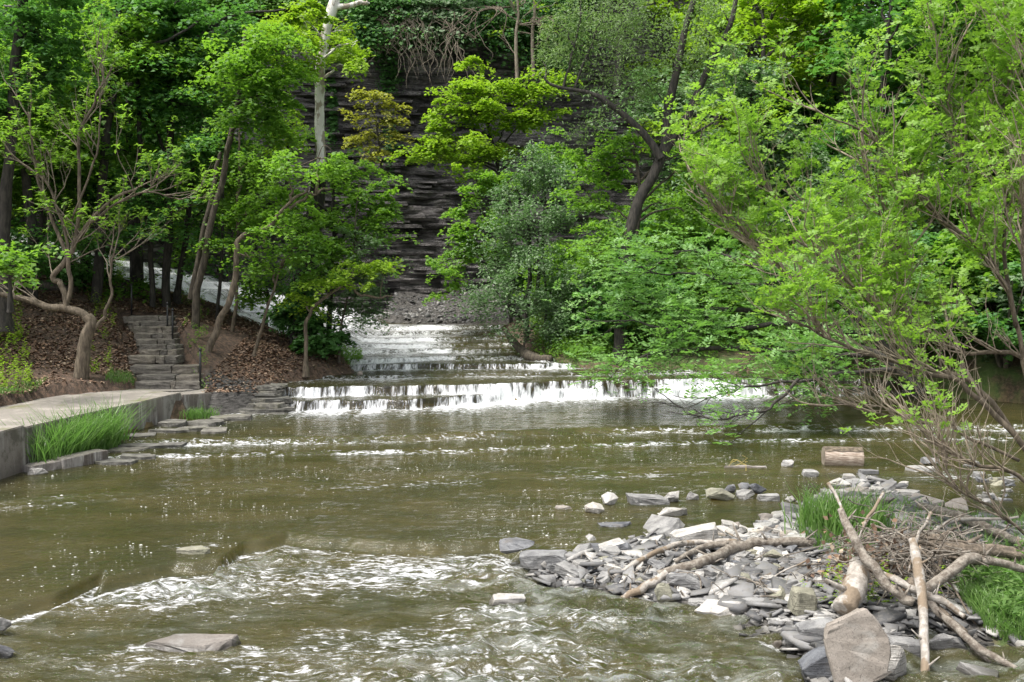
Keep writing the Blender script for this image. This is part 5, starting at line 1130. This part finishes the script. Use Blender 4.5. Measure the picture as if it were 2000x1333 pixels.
for (px, py, sx, sy, n, lab) in [(649, 215, 4.5, 36, 900, 'narrow strip of ivy climbing the cliff right of the sycamore stem'), (765, 290, 7, 24, 350, 'ivy strand on the cliff below the golden maple'), (762, 150, 12, 24, 500, 'ivy patch trailing below the hanging roots on the left')]:
    link('ivy_strand', mesh_np('ivy_strand', *cliff_leaves(px, py, sx, sy, n, .16), M['ivy']), label=lab, category='ivy', kind='stuff')
for (px, py, sx, sy, n, lab, m_) in [(560, 12, 50, 20, 3500, 'leafy bush trailing over the cliff top left of the sycamore', 'maple'), (430, 10, 50, 20, 3500, 'leafy bush on the cliff top behind the left wood', 'maple'), (760, 30, 45, 32, 5500, 'dense dark shrub draped over the cliff top above the roots', 'maple_dark'), (860, 40, 40, 28, 4500, 'grey green bush draped over the cliff top right of the roots', 'silver'), (730, 70, 24, 24, 2200, 'leafy bush hanging on the cliff just right of the sycamore', 'maple_dark'), (960, 40, 45, 30, 2500, 'dark bush behind the two white stemmed saplings', 'maple_dark'), (1060, 60, 40, 40, 3500, 'dark green bush at the cliff top behind the arched limb', 'maple_dark')]:
    v, f = cliff_leaves(px, py, sx, sy, n, .2, 1.6); rt = thing('cliff_shrub', lab, 'shrub', tuple(W(px, py, 47))); link('crown', mesh_np('crown', localise(v, rt), f, M[m_]), rt)
    mb = MB(); c = W(px, py, 46.6)
    for _ in range(7): mb.tube(curve([c+np.array([random.gauss(0, .4), .6, .8]), c+np.array([random.gauss(0, .8), -.2, .3]), c+np.array([random.gauss(0, 1.2), -.3, -.9])], 4), [.05, .03, .012], 5)
    link('stems', mb.mesh('stems', M['bark_tan'], rt), rt)

# --- overhanging ash-like branches above the right side of the stream
rt = thing('overhanging_tree', 'tree with layered light green sprays reaching left low over the water', 'tree', (9.5, 26.5, 1.2)); mb = MB(); tips = []; segs = []; rr = random.Random(11)
limbs = [([(1790, 760), (1740, 690), (1640, 640), (1500, 610), (1380, 600), (1270, 600)], 25, .14), ([(1760, 720), (1650, 590), (1530, 540), (1420, 500), (1330, 490), (1270, 530)], 25, .12), ([(1790, 760), (1700, 690), (1550, 680), (1400, 680), (1290, 690), (1210, 710)], 23.5, .11), ([(1640, 640), (1520, 630), (1400, 640), (1300, 640), (1200, 625)], 24, .08),
         ([(1700, 650), (1600, 560), (1480, 560), (1360, 540), (1260, 530)], 24.5, .07), ([(1750, 720), (1640, 730), (1540, 745), (1450, 760), (1390, 770)], 21, .05), ([(1560, 740), (1500, 800), (1430, 815), (1375, 815), (1330, 800)], 20, .035), ([(1790, 760), (1780, 640), (1740, 500), (1650, 420)], 25.5, .14), ([(1700, 690), (1640, 700), (1600, 720), (1560, 700)], 22, .06)]
for pp, d, r_ in limbs:
    c = curve(T(pp, d), 7, .2, int(d*10)); mb.tube(c, [r_, r_*.6, r_*.2], 7)
    for _ in range(20 if r_ > .05 else 9):
        j = rr.randint(len(c)//5, len(c)-1); t_ = c[min(j+1, len(c)-1)]-c[max(j-1, 0)]; t_ /= np.linalg.norm(t_)
        grow(segs, c[j], t_*.8+np.array([rr.gauss(0, .5), rr.gauss(0, .9), rr.gauss(.0, .2)]), rr.uniform(.6, 1.3), .014, 1, .0, .7, .6, 3, tips, rr)
link('trunk', mb.mesh('trunk', M['bark_dark'], rt), rt); mb = MB()
for p, ra in segs: mb.tube(p, ra, 4, False)
link('twigs', mb.mesh('twigs', M['bark_dark'], rt), rt)
def _px(p): return 1000+FPX*p[0]/p[1], 560+FPX*(CAMH-p[2])/p[1]
tips = [t for t in tips if not (_px(t[0])[1] > 735 and _px(t[0])[0] < 1400 and rng.random() < .88) and not (_px(t[0])[1] > 775 and rng.random() < .6)]
fronds(tips, 3, .36, 4, .13, 'ash', 'leaves', rt, .22, .42, .35)
# --- near right shrub tree with many bare tan branches
rt = thing('foreground_shrub_tree', 'wind blown yellow green shrub tree with many tan branches filling the right foreground', 'tree', tuple(W(2040, 960, 12.5))); rr = random.Random(21)
stems = [([(2060, 960), (1990, 860), (1920, 790), (1860, 740), (1780, 715), (1690, 690), (1600, 650), (1550, 620)], 12.3, .042),
         ([(1990, 860), (1930, 780), (1870, 735), (1800, 735), (1760, 700), (1735, 640), (1680, 570), (1600, 500), (1520, 450)], 12.6, .038),
         ([(2070, 900), (2010, 760), (1990, 690), (1900, 690), (1820, 650), (1740, 600), (1640, 560), (1560, 540)], 13, .036),
         ([(2010, 760), (1985, 640), (1960, 560), (1900, 480), (1830, 420), (1760, 330), (1700, 270), (1600, 220)], 13, .034),
         ([(1985, 640), (1960, 500), (1975, 350), (1965, 200), (1980, 60)], 13, .03), ([(1960, 560), (1900, 420), (1880, 300), (1850, 200), (1840, 120)], 13.4, .028),
         ([(1760, 700), (1760, 600), (1750, 480), (1700, 380), (1690, 290)], 13.2, .035), ([(1870, 590), (1790, 590), (1700, 520), (1600, 430), (1500, 380), (1400, 340)], 13.6, .03),
         ([(2080, 1000), (1990, 930), (1900, 900), (1850, 880), (1800, 830)], 11.5, .03), ([(1600, 650), (1560, 560), (1500, 500), (1440, 440), (1380, 390)], 13.4, .03), ([(2040, 640), (2000, 500), (2010, 300), (2040, 150)], 12.4, .035),
         ([(1990, 900), (1900, 860), (1850, 830), (1760, 820), (1680, 800), (1620, 790)], 12.2, .022), ([(2040, 1080), (1960, 1010), (1880, 960), (1850, 910)], 11.6, .022)]
mb = MB(); segs = []; tips = []
for i, (pp, d, r_) in enumerate(stems):
    c = curve(T(pp, d), 7, .12, i+40); mb.tube(c, [r_, r_*.7, r_*.3], 8)
    for _ in range(15 if i not in (8, 11, 12) else 5):
        j = rr.randint(len(c)//4, len(c)-1); t_ = c[min(j+1, len(c)-1)]-c[max(j-1, 0)]; t_ /= np.linalg.norm(t_)
        grow(segs, c[j], t_+np.array([rr.gauss(-.15, .5), rr.gauss(0, .5), rr.uniform(-.15, .7)]), rr.uniform(.55, 1.15), .015, 2, .28, .55, .62, 3, tips, rr)
    for _ in range(13):
        j = rr.randint(len(c)//4, len(c)-1); t_ = c[min(j+1, len(c)-1)]-c[max(j-1, 0)]; t_ /= np.linalg.norm(t_)
        grow(segs, c[j], t_+np.array([rr.gauss(-.2, .6), rr.gauss(-.3, .4), rr.uniform(-.2, .6)]), rr.uniform(.5, 1.0), .012, 1, .2, .6, .6, 4, [], rr)
link('stems', mb.mesh('stems', M['bark_tan'], rt), rt); mb = MB()
for p, ra in segs: mb.tube(p, ra, 4, False)
link('twigs', mb.mesh('twigs', M['twig'], rt), rt)
zc = W(0, 610, 13)[2]
tt = [(p, d) for p, d in tips if rng.random() < .85 and (p[2] > zc+rng.normal()*.6 or rng.random() < .18)]
fronds(tt, 2, .15, 3, .07, 'locust', 'leaves', rt, .07, .5, .3)

# --- hillside and cliff-top wood: shared crowns
protos = []
for i, (m_, nl, L_) in enumerate([('maple', 46, .21), ('maple_dark', 46, .21), ('silver', 46, .19), ('bright', 46, .20), ('maple', 46, .2)]):
    rt = thing('forest_tree', 'x', 'tree', (0, 0, 0)); mb = MB(); c = curve([np.array(p) for p in [(0, 0, -1.5), (.1, 0, 2), (-.2, .1, 5), (.15, 0, 8.2)]], 6, .2, i); mb.tube(c, [.22, .18, .12, .05], 7); link('trunk', mb.mesh('trunk', M['bark_dark'], rt), rt)
    rr = random.Random(i+3); bl = [(np.array([rr.gauss(0, 1.6), rr.gauss(0, 1.3), rr.uniform(2.2, 9)]), rr.uniform(1.3, 2.1), rr.uniform(.7, 1.2), 1.6) for _ in range(13)]
    build_crown(rt, bl, M[m_], dens=.8, srad=.85, nleaf=nl, L=L_, limb_from=c, limb_mat=M['bark_dark'], lr=.06); protos.append(rt)
shr = []
for i, m_ in enumerate(['maple_dark', 'maple', 'silver']):
    rt = thing('understory_shrub', 'x', 'shrub', (0, 0, 0)); mb = MB()
    for _ in range(6): a = random.uniform(0, 6.3); mb.tube(curve([np.array([0, 0, -.3]), np.array([math.cos(a)*.4, math.sin(a)*.4, .8]), np.array([math.cos(a)*1.1, math.sin(a)*1.1, 1.9])], 4), [.05, .035, .012], 5)
    link('stems', mb.mesh('stems', M['bark'], rt), rt)
    rr = random.Random(i+13); bl = [(np.array([rr.gauss(0, .8), rr.gauss(0, .8), rr.uniform(.5, 2.2)]), 1.0, .6, 1.0) for _ in range(7)]
    build_crown(rt, bl, M[m_], dens=.9, srad=.55, nleaf=55, L=.15, limb_from=None); shr.append(rt)
used = set()
LEAFW = {0: 'mid green', 1: 'deep green', 2: 'silvery green', 3: 'bright yellow green', 4: 'fresh green'}
GR = {'hill': ('leafy forest tree on the right hillside', 'trees on the right hillside'), 'top': ('forest tree along the top of the cliff', 'trees along the cliff top'), 'left': ('forest tree deep in the wood behind the left bank', 'background trees behind the left bank'), 'mid': ('undergrowth shrub behind the large leaning tree', 'shrubs behind the leaning tree'), 'hs': ('low shrub on the wooded right slope', 'shrubs on the right slope'), 'rb': ('shrub leaning over the right water edge', 'shrubs along the right water edge')}
def put(lst, x, y, z, sc, key):
    proto = random.choice(lst); rz = random.uniform(0, 6.28); idx = (protos+shr).index(proto); w = LEAFW[idx] if idx < 5 else ['deep green', 'mid green', 'silvery green'][idx-5]
    part = {'hill': 'high on' if z > 9 else 'low on', 'top': 'left part of' if x < -14 else ('middle of' if x < 2 else 'right part of'), 'left': '', 'mid': '', 'hs': 'upper' if z > 5 else 'lower', 'rb': ''}[key]
    base, grp = GR[key]
    lab = {'hill': f'{w} leafy forest tree {part} the steep right hillside', 'top': f'{w} forest tree along the {part} the cliff top', 'left': f'{w} forest tree deep in the wood behind the left bank', 'mid': f'{w} {base}', 'hs': f'{w} shrub on the {part} wooded slope at the right', 'rb': f'{w} {base}'}[key]
    grp = f'{w} {grp}'+(f', {part}' if part else '')
    if proto not in used: used.add(proto); proto.location = (x, y, z); proto.rotation_euler = (0, 0, rz); proto.scale = (sc,)*3; proto['label'] = lab; proto['group'] = grp
    else: copy_tree(proto, (x, y, z), rz, sc, lab, grp)
# right hillside
for (x, y) in [(9, 37), (13, 36), (17, 34), (21, 31), (7, 42), (11, 42), (15, 41), (20, 39), (25, 36), (5.5, 46.5), (10, 46.5), (14.5, 46), (19, 44.5), (24, 43), (29, 40), (8, 51), (13, 51), (18, 50), (23, 49), (29, 47), (34, 44), (28, 31), (24, 26), (20, 26), (19, 20), (23, 20), (17.5, 30)]:
    x += random.uniform(-.8, .8); y += random.uniform(-.8, .8); put(protos, x, y, g1(x, min(y, 46.8)) if y < 47 else 14, random.uniform(.85, 1.2), 'hill')
for _ in range(46):
    x = random.uniform(3.5, 22); y = random.uniform(32, 46)
    if x < 6 and y < 34: continue
    put(shr, x, y, g1(x, y), random.uniform(.9, 1.5), 'hs')
for (x, y) in [(2.6, 33.5), (3.8, 32.6), (5.2, 32.2), (6.5, 32.6), (3.2, 36), (5, 35.5), (8, 32.5), (9.5, 32), (2.2, 38.5), (4.2, 39.5), (1.6, 36), (11, 31.6), (12.5, 30.5), (14, 29), (6.6, 36.5), (2.4, 42.5), (.9, 44.5)]:
    put(shr[:2], x, y, g1(x, y), random.uniform(.8, 1.2), 'mid')
for (x, y) in [(9.5, 29.5), (11, 29), (12.2, 28.2), (13.4, 27), (14, 25.2), (14, 23.4), (13.6, 21.5), (13.2, 19.6), (8.2, 30.2), (13, 17.6), (14.6, 26.6), (15, 24), (15.2, 21)]:
    put(shr, x, y, max(g1(x, y), .9), random.uniform(.8, 1.25), 'rb')
# cliff top
for x in np.arange(-36, 16, 3.1):
    for y, z in ((51.5, 16.2), (56, 17.5), (62, 19.5)):
        if y > 55 and 4 < x < 7.2: continue
        put(protos, x+random.uniform(-1, 1), y+random.uniform(-1, 1), z+random.uniform(-1, .3), random.uniform(.9, 1.25), 'top')
# left background, both on the bank and beyond the slide
for (x, y) in [(-12.5, 33), (-16, 30), (-15, 35), (-19, 33), (-18, 38), (-23, 36), (-22, 28), (-17.5, 25), (-21, 22), (-26, 30), (-27, 40), (-13.8, 28.5)]:
    put(protos[:2]+[protos[4]], x, y, g1(x, y), random.uniform(.85, 1.15), 'left')
for x in (-33, -30, -27, -24, -21, -18, -15.5, -13): 
    put(protos, x, 45.8+random.uniform(-.6, .6), 5.0-(x+33)*.12, random.uniform(.8, 1.0), 'left')
for p in protos+shr:
    if p not in used:
        for c in list(p.children): bpy.data.objects.remove(c)
        bpy.data.objects.remove(p)
print('leaf tris', NT[0], 'objects', len(bpy.data.objects), 'tris', sum(len(m.loops)-2*len(m.polygons) for m in bpy.data.meshes))
